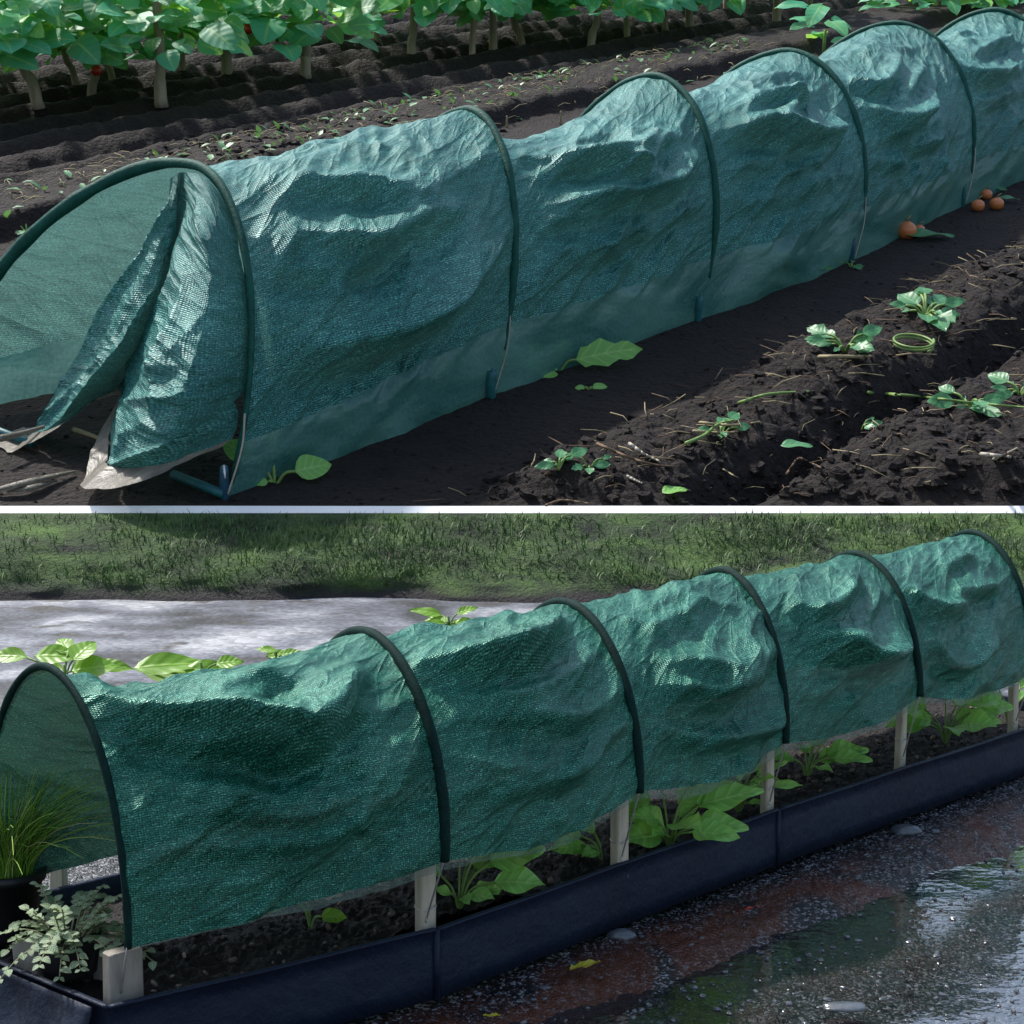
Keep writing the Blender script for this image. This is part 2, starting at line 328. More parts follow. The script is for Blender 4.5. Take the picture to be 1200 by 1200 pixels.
def cloth(H, up, towpx, sag, creases, scale, nper, seed, diag):
    """cloth surface over the hoops: (bays*nper+1, NV, 3). creases: per bay lists of (pixel polyline, height, width_above, width_below)"""
    H = np.array(H); nb = len(H) - 1; t = np.linspace(0, nb, nb * nper + 1); i0 = np.minimum(t.astype(int), nb - 1); f = (t - i0)
    P = H[i0] * (1 - f)[:, None, None] + H[i0 + 1] * f[:, None, None]
    v = np.linspace(0, 1, NV)
    Ulen = np.concatenate([[0], np.cumsum(np.linalg.norm(np.diff(P[:, NV // 2], axis=0), axis=1))])
    Vlen = np.concatenate([np.zeros((len(t), 1)), np.cumsum(np.linalg.norm(np.diff(P, axis=1), axis=2), axis=1)], 1)
    U = np.repeat(Ulen[:, None], NV, 1)
    du = np.gradient(P, axis=0); dv = np.gradient(P, axis=1); N = np.cross(du, dv); N /= np.linalg.norm(N, axis=2)[..., None] + 1e-12
    mid = P.mean(axis=1, keepdims=True)
    if ((P - mid) * N).sum() < 0: N = -N
    sn = np.sin(math.pi * f); tight = np.clip(sn, 0, 1) ** .55
    D = np.zeros(U.shape)
    # soft rolling slack, longer folds and small crumples
    s = scale
    D += s * .022 * fbm(U / (s * .55), Vlen / (s * .4), seed, 3) * tight[:, None]
    wx = fbm(U / (s * .5), Vlen / (s * .5), seed + 5, 3) * s * .25
    for ang, am, la, lb, sd_ in ((diag, .030, 1.2, .17, 11), (diag + .3, .018, .9, .10, 21), (-.25, .010, .7, .12, 31), (diag + .15, .014, .45, .045, 41), (diag - .25, .006, .3, .03, 51)):
        ca, sa = math.cos(ang), math.sin(ang)
        A = (U + wx) * ca + Vlen * sa; B = -(U) * sa + (Vlen + wx) * ca
        rr = ridged(A / (s * la), B / (s * lb), seed + sd_) ** 2.6
        D += s * am * rr * (.25 + .75 * tight[:, None]) * (.35 + 1.3 * np.clip(fbm(U / (s * .7), Vlen / (s * .6), seed + sd_ + 3, 2) + .4, 0, 1))
    # gathers beside every hoop
    near = np.exp(-np.minimum(f, 1 - f) / .10)
    D += s * .004 * (vn(U / (s * .9), Vlen / (s * .045), seed + 61) - .5) * near[:, None] * 1.6
    Q = project(towpx(P))
    lim = int(NV * .62)
    lim_ = int(NV * .62); rg_ = np.random.default_rng(seed + 9)
    for b in range(nb):
        # thin tension creases: straight, sharp, fanning out of the hoops
        r0, r1 = b * nper, (b + 1) * nper + 1; u0, u1 = Ulen[r0], Ulen[r1 - 1]; W = u1 - u0; vm = Vlen[r0].max()
        for _ in range(40):
            right = rg_.random() < .68; vs = rg_.uniform(.10, .56) * vm; ln_ = rg_.uniform(.25, .85) * W; sl_ = rg_.uniform(.15, .95) if right else rg_.uniform(-.1, .8)
            x0 = (u1 - rg_.uniform(.0, .45) * W) if right else (u0 + rg_.uniform(0, .5) * W); sgn = -1
            tq = np.linspace(0, 1, 40); uu = x0 + (-1 if right else 1) * ln_ * tq; vv2 = vs - ln_ * sl_ * tq + rg_.uniform(-.08, .12) * ln_ * tq * (1 - tq) * 4
            du_ = U[r0:r1, :lim_] - x0; along = np.clip(du_ * (-1 if right else 1) / ln_, 0, 1); vline = np.interp(along, tq, vv2); ct = 1 / math.sqrt(1 + sl_ ** 2)
            dd = (Vlen[r0:r1, :lim_] - vline) * ct; endp = np.abs(du_ * (-1 if right else 1) / ln_ - along) * ln_
            a_ = s * rg_.uniform(.009, .027); wq = s * rg_.uniform(.012, .028)
            D[r0:r1, :lim_] += a_ * np.sin(math.pi * np.clip(along * .94 + .05, 0, 1)) ** .7 * (np.exp(-np.sqrt(dd ** 2 + endp ** 2 + (.25 * wq) ** 2) / (wq * np.where(dd > 0, 1.9, .7))) ) * (.3 + .7 * tight[r0:r1, None])
    for b in range(nb):
        r0, r1 = b * nper, (b + 1) * nper + 1; q = Q[r0:r1, :lim].reshape(-1, 2)
        for pl, am, wu, wd in creases.get(b, ()):
            C = curve(pl, 8 * len(pl)); jj = [((q - c) ** 2).sum(1).argmin() for c in C]
            ii = [r0 + j // lim for j in jj]; vv = [j % lim for j in jj]
            cu = U[ii, vv]; cv = Vlen[ii, vv]
            for _ in range(3): cu[1:-1] = (cu[:-2] + cu[2:] + cu[1:-1]) / 3; cv[1:-1] = (cv[:-2] + cv[2:] + cv[1:-1]) / 3
            xx = np.linspace(0, len(cu) - 1, 4 * len(cu)); cu = np.interp(xx, np.arange(len(cu)), cu); cv = np.interp(xx, np.arange(len(cv)), cv); C = np.zeros((len(xx), 2))
            u_ = U[r0:r1][..., None] - cu; v_ = Vlen[r0:r1][..., None] - cv; d2 = u_ ** 2 + v_ ** 2
            k = d2.argmin(-1); dist = np.sqrt(np.take_along_axis(d2, k[..., None], -1)[..., 0]); above = np.take_along_axis(v_, k[..., None], -1)[..., 0]; above = sstep(-.25, .25, above / (dist + 1e-6))
            tp = np.sin(math.pi * np.clip((np.arange(len(C)) + .8) / (len(C) + .6), 0, 1)) ** .6
            tp = tp[k]; ww = (wu * above + wd * (1 - above)) * s
            m = np.exp(-(dist / ww) ** .95) - .35 * np.exp(-((dist - 2.2 * ww) / (ww * 1.2)) ** 2) * (1 - above)
            D[r0:r1] += 1.7 * am * s * tp * m * (.15 + .85 * tight[r0:r1, None])
    for _ in range(2):
        D[:, 1:-1] = (D[:, :-2] + D[:, 2:] + 2 * D[:, 1:-1]) / 4; D[1:-1] = (D[:-2] + D[2:] + 2 * D[1:-1]) / 4
    P = P + N * D[..., None]
    g = np.exp(-((v - .56) / .20) ** 2)
    sg = np.array(sag)[i0] * np.clip(np.sin(math.pi * f ** .68), 0, 1) ** .8
    P = P - up * (sg[:, None] * g[None])[..., None]
    return P, np.stack([U, Vlen], -1)

# ================================================================= SETTING
# lower ground: one wet dark gravel sheet reaching far under and beyond the hill
def axis(lo, hi, fine_lo, fine_hi, d, big):
    a = list(np.arange(fine_lo, fine_hi, d)); x = fine_hi
    st = d
    while x < hi: a.append(x); st = min(st * 1.25, big); x += st
    a.append(hi); x = fine_lo; st = d; pre = []
    while x > lo:
        st = min(st * 1.25, big); x -= st; pre.append(max(x, lo))
    return np.array(pre[::-1] + a)
gx = axis(-60, 60, -1.0, 1.7, .006, 4); gy = axis(-30, 90, 2.2, 4.6, .008, 4)
X, Y = np.meshgrid(gx, gy, indexing='ij')
den = sstep(-2.5, -1.2, X) * (1 - sstep(1.8, 3, X)) * sstep(1.4, 2.2, Y) * (1 - sstep(4.8, 5.5, Y))
Zg = -.006 + den * (.014 * fbm(X / .35, Y / .35, 3, 4) + .006 * fbm(X / .03, Y / .03, 9, 3) + .005 * (ridged(X / .022, Y / .022, 5) - .5))
fu, fv = 700, 1120
pc = ground(1130, 1130); ax_ = np.array([math.sin(BPHI), math.cos(BPHI)]); nr_ = np.array([math.cos(BPHI), -math.sin(BPHI)])
qd = (X - BF[0][0]) * nr_[0] + (Y - BF[0][1]) * nr_[1]                       # distance out from the planter face
QS = (ground(850, 1095)[0] - BF[0][0]) * nr_[0] + (ground(850, 1095)[1] - BF[0][1]) * nr_[1]
Zg = Zg - .024 * sstep(QS - .05, QS + .14, qd + .16 * fbm(X / .3, Y / .3, 77, 3)) * den
t = NT('wet_gravel'); pos = t.n('NewGeometry').outputs['Position']
a = t.noise(pos, 5, 5, .6, .4); b = t.noise(pos, 120, 4, .7); v = t.n('TexVoronoi', Vector=pos, Scale=230.0)
gr = t.n('SeparateXYZ', Vector=v.outputs['Color']).outputs[0]
c = t.ramp(t.math('MULTIPLY_ADD', b, .35, gr), [(.30, (.003, .003, .004)), (.80, (.012, .013, .016)), (1.04, (.026, .028, .032)), (1.18, (.22, .23, .25))])
rust = t.noise(t.vec(pos, (1, 1, 1), (0, 0, -BPHI)), 3.0, 4, .55, .6)
rust2 = t.noise(t.vec(pos, (1.9, .9, 1), (0, 0, BPHI)), 4.0, 4, .6, .9)
qn = t.n('VectorMath', _operation='DOT_PRODUCT', i0=pos, i1=(float(nr_[0]), float(nr_[1]), 0.0)).outputs['Value']
q0 = float(BF[0][0] * nr_[0] + BF[0][1] * nr_[1])
band = t.ramp(t.math('MULTIPLY', t.math('SUBTRACT', qn, q0), 1 / .6), [(.10, 0.0), (.22, 1.0), (QS / .6 - .02, 1.0), (QS / .6 + .25, .6), (.95, .2)])
c = t.mix(t.math('MULTIPLY', band, t.ramp(t.math('MULTIPLY_ADD', b, .25, t.math('MULTIPLY', rust2, .9)), [(.45, 0.0), (.62, .8)])), c, t.mix(b, (.13, .030, .009), (.05, .015, .007)))
sp = t.n('TexVoronoi', Vector=pos, Scale=90.0, _feature='F1'); 

h = t.math('MULTIPLY_ADD', b, .8, t.math('MULTIPLY', v.outputs[0], -.5))
rg = t.ramp(a, [(.35, .22), (.65, .42)])
M['gravel'] = t.out(bsdf(t, Base__Color=c, Roughness=rg, Normal=t.bump(h, .8, .006), **{'Specular__IOR__Level': .4}))
o = grid_mesh('ground', np.stack([X, Y, Zg], -1), np.stack([X, Y], -1), M['gravel']); tag(o, 'dark wet gravel ground with rusty patches in front of the planter', 'ground', kind='structure')

# shallow rain puddle standing in the low part of the gravel
t = NT('rain_water'); pos = t.n('NewGeometry').outputs['Position']
rp = t.noise(pos, 9, 3, .5); rp2 = t.noise(pos, 70, 2, .5)
fr = t.n('Fresnel', IOR=1.45, Normal=t.bump(t.math('MULTIPLY_ADD', rp2, .15, rp), .16, .02)).outputs[0]
nb = t.bump(t.math('MULTIPLY_ADD', rp2, .15, rp), .16, .02)
gl = t.n('BsdfGlossy', Color=(1, 1, 1), Roughness=.07, Normal=nb).outputs[0]
M['water'] = t.out(t.n('MixShader', i0=t.math('MULTIPLY_ADD', fr, 1.7, .06), i1=t.n('BsdfTransparent', Color=(.75, .78, .8)).outputs[0], i2=gl).outputs[0])
px_ = axis(-.9, 2.6, 0, 2, .05, .2)
Xp, Yp = np.meshgrid(np.linspace(-1.2, 3.2, 60), np.linspace(1.6, 4.6, 60), indexing='ij')
qp = (Xp - BF[0][0]) * nr_[0] + (Yp - BF[0][1]) * nr_[1]
o = grid_mesh('puddle_water', np.stack([Xp, Yp, 0 * Xp - .0165], -1), np.stack([Xp, Yp], -1), M['water'], mask=(qp[:-1, :-1] > QS - .12))
tag(o, 'shallow rain puddle mirroring the bright sky beside the planter', 'puddle', kind='structure')

# wet path behind the lower tunnel; a puddle's pale sky reflection is painted on
Xp, Yp = np.meshgrid(np.linspace(-7, 7, 240), np.linspace(4.9, 7.5, 90), indexing='ij')
Yp = Yp + .12 * fbm(Xp / .5, Yp / .5, 15, 3) * (Yp > 5)
t = NT('path_sky_reflection'); pos = t.n('NewGeometry').outputs['Position']
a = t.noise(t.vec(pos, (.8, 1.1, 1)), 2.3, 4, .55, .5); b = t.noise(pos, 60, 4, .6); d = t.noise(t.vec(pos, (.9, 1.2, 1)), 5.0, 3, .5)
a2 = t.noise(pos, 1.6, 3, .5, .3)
c = t.ramp(t.math('MULTIPLY_ADD', b, .12, t.math('MULTIPLY_ADD', a2, .55, t.math('MULTIPLY', a, .42))), [(.455, (.030, .032, .036)), (.515, (.09, .095, .115)), (.565, (.15, .16, .19)), (.66, (.33, .34, .36))])  # light stops put the mirrored sky into the base colour
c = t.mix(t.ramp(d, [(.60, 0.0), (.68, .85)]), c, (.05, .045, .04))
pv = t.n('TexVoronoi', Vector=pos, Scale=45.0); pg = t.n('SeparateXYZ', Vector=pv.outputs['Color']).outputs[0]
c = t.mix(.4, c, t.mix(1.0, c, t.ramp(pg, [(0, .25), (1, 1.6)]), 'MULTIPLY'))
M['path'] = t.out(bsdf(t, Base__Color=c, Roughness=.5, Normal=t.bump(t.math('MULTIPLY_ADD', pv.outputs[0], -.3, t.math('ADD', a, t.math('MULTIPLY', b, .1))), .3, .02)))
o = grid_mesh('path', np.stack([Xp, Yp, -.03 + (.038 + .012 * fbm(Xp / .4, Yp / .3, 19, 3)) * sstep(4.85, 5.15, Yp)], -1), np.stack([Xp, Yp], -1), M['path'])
tag(o, 'wet path with painted pale sky reflection and dark blotches behind the lower tunnel', 'path', kind='structure')

# green bank that climbs from the path to the added white divider strip
EDGE_Y, EDGE_Z = HO[1], HO[2]
Xb, tb_ = np.meshgrid(np.linspace(-8, 8, 420), np.linspace(0, 1, 60), indexing='ij')
Yb = 7.12 + (EDGE_Y - .05 - 7.12) * tb_ + .34 * fbm(Xb / .6, tb_ * 2, 23, 4) * (1 - tb_)
Zb = .004 + (EDGE_Z - .012) * (tb_ ** .8) + (.075 * fbm(Xb / .35, tb_ * 2.4, 27, 4)) * np.sin(math.pi * tb_) * 1.4
Zb = np.maximum(Zb, .002 + 0 * Zb)
t = NT('mossy_bank'); pos = t.n('NewGeometry').outputs['Position']
a = t.noise(t.vec(pos, (.7, 1, 2.2)), 4, 4, .6, .4); b = t.noise(pos, 60, 4, .65)
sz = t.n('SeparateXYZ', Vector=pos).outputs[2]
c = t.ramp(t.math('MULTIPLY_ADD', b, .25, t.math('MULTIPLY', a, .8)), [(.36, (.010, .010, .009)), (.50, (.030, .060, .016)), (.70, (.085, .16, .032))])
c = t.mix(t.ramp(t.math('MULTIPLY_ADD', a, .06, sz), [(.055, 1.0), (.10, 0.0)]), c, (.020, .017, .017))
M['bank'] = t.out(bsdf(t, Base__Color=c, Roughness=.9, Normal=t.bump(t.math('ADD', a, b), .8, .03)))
o = grid_mesh('bank', np.stack([Xb, Yb, Zb], -1), np.stack([Xb, Yb], -1), M['bank']); tag(o, 'mossy green bank rising behind the wet path', 'bank', kind='structure')
NB = 46000
ib = RNG.integers(20, 400, NB); jb = RNG.integers(0, 56, NB); xb = Xb[ib, jb] + RNG.uniform(-.03, .03, NB); tb2 = tb_[ib, jb]; yb = Yb[ib, jb]; zb = Zb[ib, jb]
dens = fbm(xb / .5, tb2 * 1.8, 51, 3) + .5; keep = (tb2 > .07 + .26 * (fbm(xb / .7, tb2 * 0 + 3.3, 5, 3) + .3)) & (RNG.random(NB) < np.clip((dens - .18) * 2.2, 0, 1)) & (np.abs(xb) < 3.2)
xb, yb, zb = xb[keep], yb[keep], zb[keep]; n = len(xb); az = RNG.uniform(0, 6.283, n); ln = RNG.uniform(.015, .055, n) * (.6 + .8 * dens[keep]); ben = RNG.uniform(.2, 1.3, n); wd = RNG.uniform(.0012, .0032, n)
dx, dy = np.cos(az), np.sin(az); sx_, sy_ = -dy * wd, dx * wd; B_ = np.stack([xb, yb, zb - .004], 1); V = np.zeros((n, 5, 3))
for r_, (tq, wq) in enumerate(((0, 1), (.55, .8))):
    c_ = B_ + np.stack([dx * ln * ben * tq ** 2 * .7, dy * ln * ben * tq ** 2 * .7, ln * tq * (1 - .25 * ben * tq)], 1); V[:, 2 * r_] = c_ + np.stack([sx_, sy_, sx_ * 0], 1) * wq; V[:, 2 * r_ + 1] = c_ - np.stack([sx_, sy_, sx_ * 0], 1) * wq
V[:, 4] = B_ + np.stack([dx * ln * ben * .7, dy * ln * ben * .7, ln * (1 - .25 * ben)], 1)
base = np.arange(n) * 5; Fq = [(b_, b_ + 1, b_ + 3, b_ + 2) for b_ in base.tolist()] + [(b_ + 2, b_ + 3, b_ + 4) for b_ in base.tolist()]
mb = MB(); mb.v = list(map(tuple, V.reshape(-1, 3).tolist())); mb.f = Fq; mb.uv = [(0, 0)] * (n * 5); mb.n = n * 5
t = NT('bank_grass'); g = t.n('NewGeometry'); pn_ = t.noise(t.vec(g.outputs['Position'], (.8, 1, 2)), 4.5, 3, .6)
M['bank_grass'] = t.out(bsdf(t, Base__Color=t.ramp(t.math('MULTIPLY_ADD', g.outputs['Random Per Island'], .4, t.math('MULTIPLY', pn_, .9)), [(.3, (.018, .042, .010)), (.6, (.045, .105, .020)), (.9, (.085, .17, .032)), (1.05, (.11, .15, .04))]), Roughness=.6))
o = mb.build('bank_grass', M['bank_grass']); tag(o, 'short green grass growing over the mossy bank behind the path', 'grass', kind='stuff')

# hillside of dark soil, ridged parallel to the upper tunnel
AXH = np.array([math.sin(TPHI), math.cos(TPHI)]); NRH = np.array([math.cos(TPHI), -math.sin(TPHI)])
def qh(x, y): return (x - TF[0][0]) * NRH[0] + (y - TF[0][1]) * NRH[1]
def qpx(u, v): p = hill(u, v); return qh(p[0], p[1])
Q_EDGE = qpx(640, 535); Q_FUR = qpx(980, 510); Q_M2 = qpx(1100, 560)
Q_RIDGE_F = qpx(200, 232); Q_RIDGE_B = qpx(200, 196)
def soil_h(x, y):
    q = qh(x, y); p = (x - TF[0][0]) * AXH[0] + (y - TF[0][1]) * AXH[1]
    wob = .10 * fbm(p / .8, q / 3, 71, 3)
    qq = q + wob * sstep(Q_RIDGE_B - .2, Q_RIDGE_B + .3, q)
    h = np.zeros_like(q)
    # mounded bed on the near side with a hollow furrow
    h += .12 * sstep(Q_EDGE - .05, Q_EDGE + .30, qq) - .30 * np.exp(-((qq - Q_FUR) / .17) ** 2) - .02 * sstep(Q_EDGE - .4, Q_EDGE, qq) * (1 - sstep(Q_EDGE, Q_EDGE + .2, qq))
    m = sstep(Q_EDGE - .02, Q_EDGE + .25, qq)
    h += m * (.17 * fbm(x / .45, y / .45, 31, 4) + .075 * fbm(x / .12, y / .12, 33, 3) + .035 * fbm(x / .04, y / .04, 36, 2))
    # smooth path
    h += (1 - m) * (.012 * fbm(x / .3, y / .3, 35, 3) + .010 * fbm(x / .045, y / .045, 37, 2))
    # weedy ridge behind the tunnel, then rows of furrows
    fr_, bk = Q_RIDGE_F, Q_RIDGE_B
    h += .16 * sstep(fr_ + .10, fr_ - .06, qq) * sstep(bk - .25, bk + .1, qq) * (1 + .3 * fbm(p / .3, q / .3, 39, 3)) + .06 * fbm(x / .2, y / .2, 41, 3) * sstep(fr_ + .6, fr_, qq)
    far = sstep(bk + .1, bk - .3, qq)
    h += far * (.095 * np.sin((qq - bk) * 2 * math.pi / .62 + (.5 * fbm(p / 2.5, q * 0, 43, 2))) + .05 * fbm(x / .16, y / .16, 45, 3) + .02 * fbm(x / .05, y / .05, 47, 2))
    return h
hx = np.concatenate([np.arange(-4.2, 6.4, .022), np.arange(6.4, 13, .06)]); hy = [0.0]; st = .014
while hy[-1] < 22.5: hy.append(hy[-1] + st); st = min(st * 1.004, .06)
hy = np.array(hy)
X, Y = np.meshgrid(np.concatenate([np.arange(-9, -4.2, .1), hx]), hy, indexing='ij')
Hh = soil_h(X, Y) * sstep(0, .25, Y)
o = grid_mesh('terrain', h2w(np.stack([X, Y, Hh], -1)), np.stack([X, Y], -1), M['soil']); tag(o, 'dark tilled soil slope with furrows around the upper tunnel', 'soil', kind='structure')
ICO = [(0, 0, 1)] + [(math.sin(a) * math.cos(b), math.sin(a) * math.sin(b), math.cos(a)) for a in (.75, 1.5, 2.3) for b in np.linspace(0, 6.2832, 8)[:-1]] + [(0, 0, -1)]
ICF = [(0, 1 + k, 1 + (k + 1) % 7) for k in range(7)] + [(1 + r * 7 + k, 8 + r * 7 + k, 8 + r * 7 + (k + 1) % 7, 1 + r * 7 + (k + 1) % 7) for r in range(2) for k in range(7)] + [(22, 15 + (k + 1) % 7, 15 + k) for k in range(7)]
ICO = np.array(ICO)
mb = MB(); cand = []
for k in range(6500):
    y_ = random.uniform(.05, 1) ** 1.6 * 9; x_ = random.uniform(-3, 6) if y_ > 2 else random.uniform(-2.8, 3.2); q_ = float(qh(np.array([x_]), np.array([y_]))[0])
    if q_ > Q_EDGE - .05: big_ = random.choice([.008, .010, .013, .016, .020, .028, .042])
    elif q_ < Q_RIDGE_F + .3: big_ = random.choice([.02, .03, .045])
    elif random.random() < .35: big_ = random.choice([.006, .009, .013])
    else: continue
    cand.append((x_, y_, big_))
cand = np.array(cand); ch = soil_h(cand[:, 0], cand[:, 1]) * sstep(0, .25, cand[:, 1])
for (x_, y_, r_), z_ in zip(cand, ch):
    V = ICO * (r_ * RNG.uniform(.7, 1.3, 3)) * (1 + RNG.uniform(-.42, .42, (len(ICO), 1))); ca, sa = math.cos(x_ * 99), math.sin(x_ * 99)
    V = np.stack([V[:, 0] * ca - V[:, 1] * sa, V[:, 0] * sa + V[:, 1] * ca, V[:, 2] * .62], 1) + (x_, y_, z_ - r_ * .08); mb.add(h2w(V), ICF)
o = mb.build('soil_clods', M['soil'], None, False); tag(o, 'crumbly dark clods of soil lying over the tilled slope', 'soil', kind='stuff')
def on_hill(u, v, lift=0.0):
    L = hill(u, v)
    for _ in range(4):
        hgt = float(soil_h(np.array([L[0]]), np.array([L[1]]))[0] * sstep(0, .25, L[1])) + lift; L = hill(u, v, hgt)
    return L
def drop(L, lift=0.0): return np.array([L[0], L[1], float(soil_h(np.array([L[0]]), np.array([L[1]]))[0] * sstep(0, .25, L[1])) + lift])

# added white strip that divides the upper scene from the lower one
mb = MB(); n = 60
for k in range(1):
    xs = np.linspace(-5.5, 5.5, n); prof = [(-.048, -.34), (-.048, -.003), (-.042, .002), (-.004, .0315), (-.002, -.34)]
    V = [(x, EDGE_Y + py, EDGE_Z + pz - .0115 + .0006 * math.sin(x * 3)) for x in xs for py, pz in prof]
    Fc = [(i * 5 + j, (i + 1) * 5 + j, (i + 1) * 5 + (j + 1) % 5, i * 5 + (j + 1) % 5) for i in range(n - 1) for j in range(5)]
    mb.add(V, Fc)
o = mb.build('divider_strip', M['white'], smooth=False); tag(o, 'long thin white divider strip added between the soil slope and the green bank', 'divider strip')

# ================================================================= UPPER TUNNEL
def hill_root(name, L, label, cat, group=None, rz=0): return thing(name, h2w(np.array(L)), label, cat, group, True, rz)
T0 = TF[0]
tun = hill_root('net_tunnel', T0, 'long teal net tunnel with wide open front on the dark soil slope', 'garden tunnel')
CR_T = {
 0: [([(318, 232), (355, 223), (415, 226), (446, 235), (481, 213)], .055, .07, .035), ([(326, 276), (373, 288), (411, 298), (446, 281), (485, 262), (534, 253)], .10, .12, .045),
     ([(600, 256), (560, 305), (506, 352), (450, 385), (380, 405), (330, 415)], .12, .17, .06), ([(306, 330), (331, 318), (380, 322), (440, 315)], .05, .06, .03),
     ([(331, 274), (327, 295), (312, 312)], .04, .05, .03), ([(345, 300), (370, 335), (400, 360)], .03, .04, .03), ([(300, 352), (330, 372), (330, 400)], .03, .04, .03),
     ([(450, 250), (500, 228), (550, 195), (590, 180)], .03, .09, .05), ([(360, 430), (440, 410), (520, 370), (590, 320)], .035, .06, .04)],
 1: [([(620, 201), (650, 184), (680, 187), (722, 202), (752, 171), (785, 150)], .085, .07, .035), ([(630, 238), (683, 232), (752, 226), (788, 204), (809, 177)], .11, .14, .05),
     ([(605, 166), (665, 177), (716, 181), (755, 153)], .06, .05, .03), ([(735, 300), (776, 255), (827, 240)], .05, .06, .03), ([(625, 305), (690, 290), (740, 262), (790, 250)], .05, .09, .05),
     ([(790, 240), (808, 200), (814, 176)], .045, .05, .03), ([(620, 270), (660, 255), (700, 262)], .035, .06, .04), ([(680, 270), (720, 265), (745, 280)], .03, .05, .03)],
 2: [([(833, 153), (883, 148), (920, 165), (963, 163), (975, 146)], .11, .11, .045), ([(843, 127), (890, 112), (923, 113), (960, 103)], .05, .05, .03), ([(883, 222), (933, 195), (960, 184), (977, 160)], .06, .07, .035),
     ([(838, 205), (880, 190), (920, 183)], .04, .07, .04), ([(890, 150), (912, 128), (925, 112)], .045, .05, .03), ([(845, 240), (890, 235), (940, 215), (990, 205)], .04, .06, .04), ([(880, 95), (910, 82), (940, 85)], .035, .05, .03)],
 3: [([(1000, 122), (1040, 147), (1067, 133), (1077, 100)], .10, .09, .04), ([(990, 87), (1020, 104), (1047, 60)], .08, .07, .035), ([(1033, 130), (1053, 100), (1080, 77)], .06, .06, .03),
     ([(1027, 153), (1060, 173), (1100, 160)], .06, .06, .035), ([(1010, 190), (1040, 192), (1060, 193)], .04, .05, .03), ([(1005, 170), (1040, 160), (1100, 140)], .04, .06, .03)],
 4: [([(1100, 60), (1133, 88), (1157, 92), (1183, 77)], .10, .08, .04), ([(1115, 125), (1145, 120), (1185, 105)], .06, .06, .035), ([(1118, 95), (1130, 130), (1150, 140)], .04, .05, .03), ([(1130, 60), (1160, 45), (1185, 40)], .05, .06, .03)],
}
up = np.array([0, 0, 1.0])
PT, UVT = cloth(TH, up, h2w, [.09, .27, .19, .20, .26, .22], CR_T, 1.32, 130, 100, .62)
hgt = PT[..., 2] - 0
fb = np.array([.19, .285, .275, .27, .26, .25, .25]); tt = np.linspace(0, 6, PT.shape[0])
hb = np.interp(tt, np.arange(7), fb * 1.25) + .03 * fbm(tt * 1.3, tt * 0 + 3, 9, 3)
vrel = np.linspace(0, 1, NV)
ABOVE = hgt > hb[:, None]
PT = PT - T0
def crossings(z, zc):
    """fractional column positions where each arch passes height zc on the near and the far side"""
    j0 = []; j1 = []
    for i in range(len(z)):
        a = z[i] > zc[i]; k = int(np.argmax(a)); k = max(k, 1); j0.append(k - 1 + (zc[i] - z[i, k - 1]) / (z[i, k] - z[i, k - 1] + 1e-9))
        m = len(a) - 1 - int(np.argmax(a[::-1])); m = min(m, len(a) - 2); j1.append(m + (z[i, m] - zc[i]) / (z[i, m] - z[i, m + 1] + 1e-9))
    return np.clip(np.array(j0), 0, NV - 1), np.clip(np.array(j1), 0, NV - 1)
def resample(P, j0, j1, n):
    J = j0[:, None] + (j1 - j0)[:, None] * np.linspace(0, 1, n)[None]; k = np.minimum(J.astype(int), P.shape[1] - 2); f = (J - k)[..., None]; r = np.arange(len(P))[:, None]
    return P[r, k] * (1 - f) + P[r, k + 1] * f
J0, J1 = crossings(hgt, hb)
grid_mesh('net_cover', resample(PT, J0, J1, NV), resample(UVT, J0, J1, NV), M['net_teal'], tun)
# the smooth skirt: same cloth, calmer surface
PS = PT.copy(); 
for _ in range(70): PS[1:-1] = (PS[:-2] + PS[2:] + 2 * PS[1:-1]) / 4
wgt = sstep(.0, .10, hb[:, None] - hgt)[..., None]; PS = PS * wgt + PT * (1 - wgt)
z_ = J0 * 0; grid_mesh('skirt', resample(PS, z_, J0, 60), resample(UVT, z_, J0, 60), M['skirt'], tun); grid_mesh('skirt', resample(PS, J1, z_ + NV - 1, 60), resample(UVT, J1, z_ + NV - 1, 60), M['skirt'], tun)
for i in range(7):
    j0 = int(NV * (.075 if i else .02)); j1 = NV - (int(NV * .06) if i else 2)
    pts = TH[i][j0:j1:3] - T0; c = TH[i].mean(0) - T0
    off = (pts - c); off /= np.linalg.norm(off, axis=1)[:, None]
    rr = .020 + .008 * np.array([vn(k * .4, i * 3.1, 5) for k in range(len(pts))])
    if i == 0: rr = rr * np.interp(np.arange(len(pts)), [0, len(pts) * .3, len(pts) * .5, len(pts)], [.55, .8, 1.25, 1.5])
    z = pts[:, 2]; rr = rr * (.45 + .55 * sstep(.30, .55, z)) if i else rr
    tube(MB(), pts + off * .012, rr, 10).build('hoop', M['sleeve_teal'], tun)
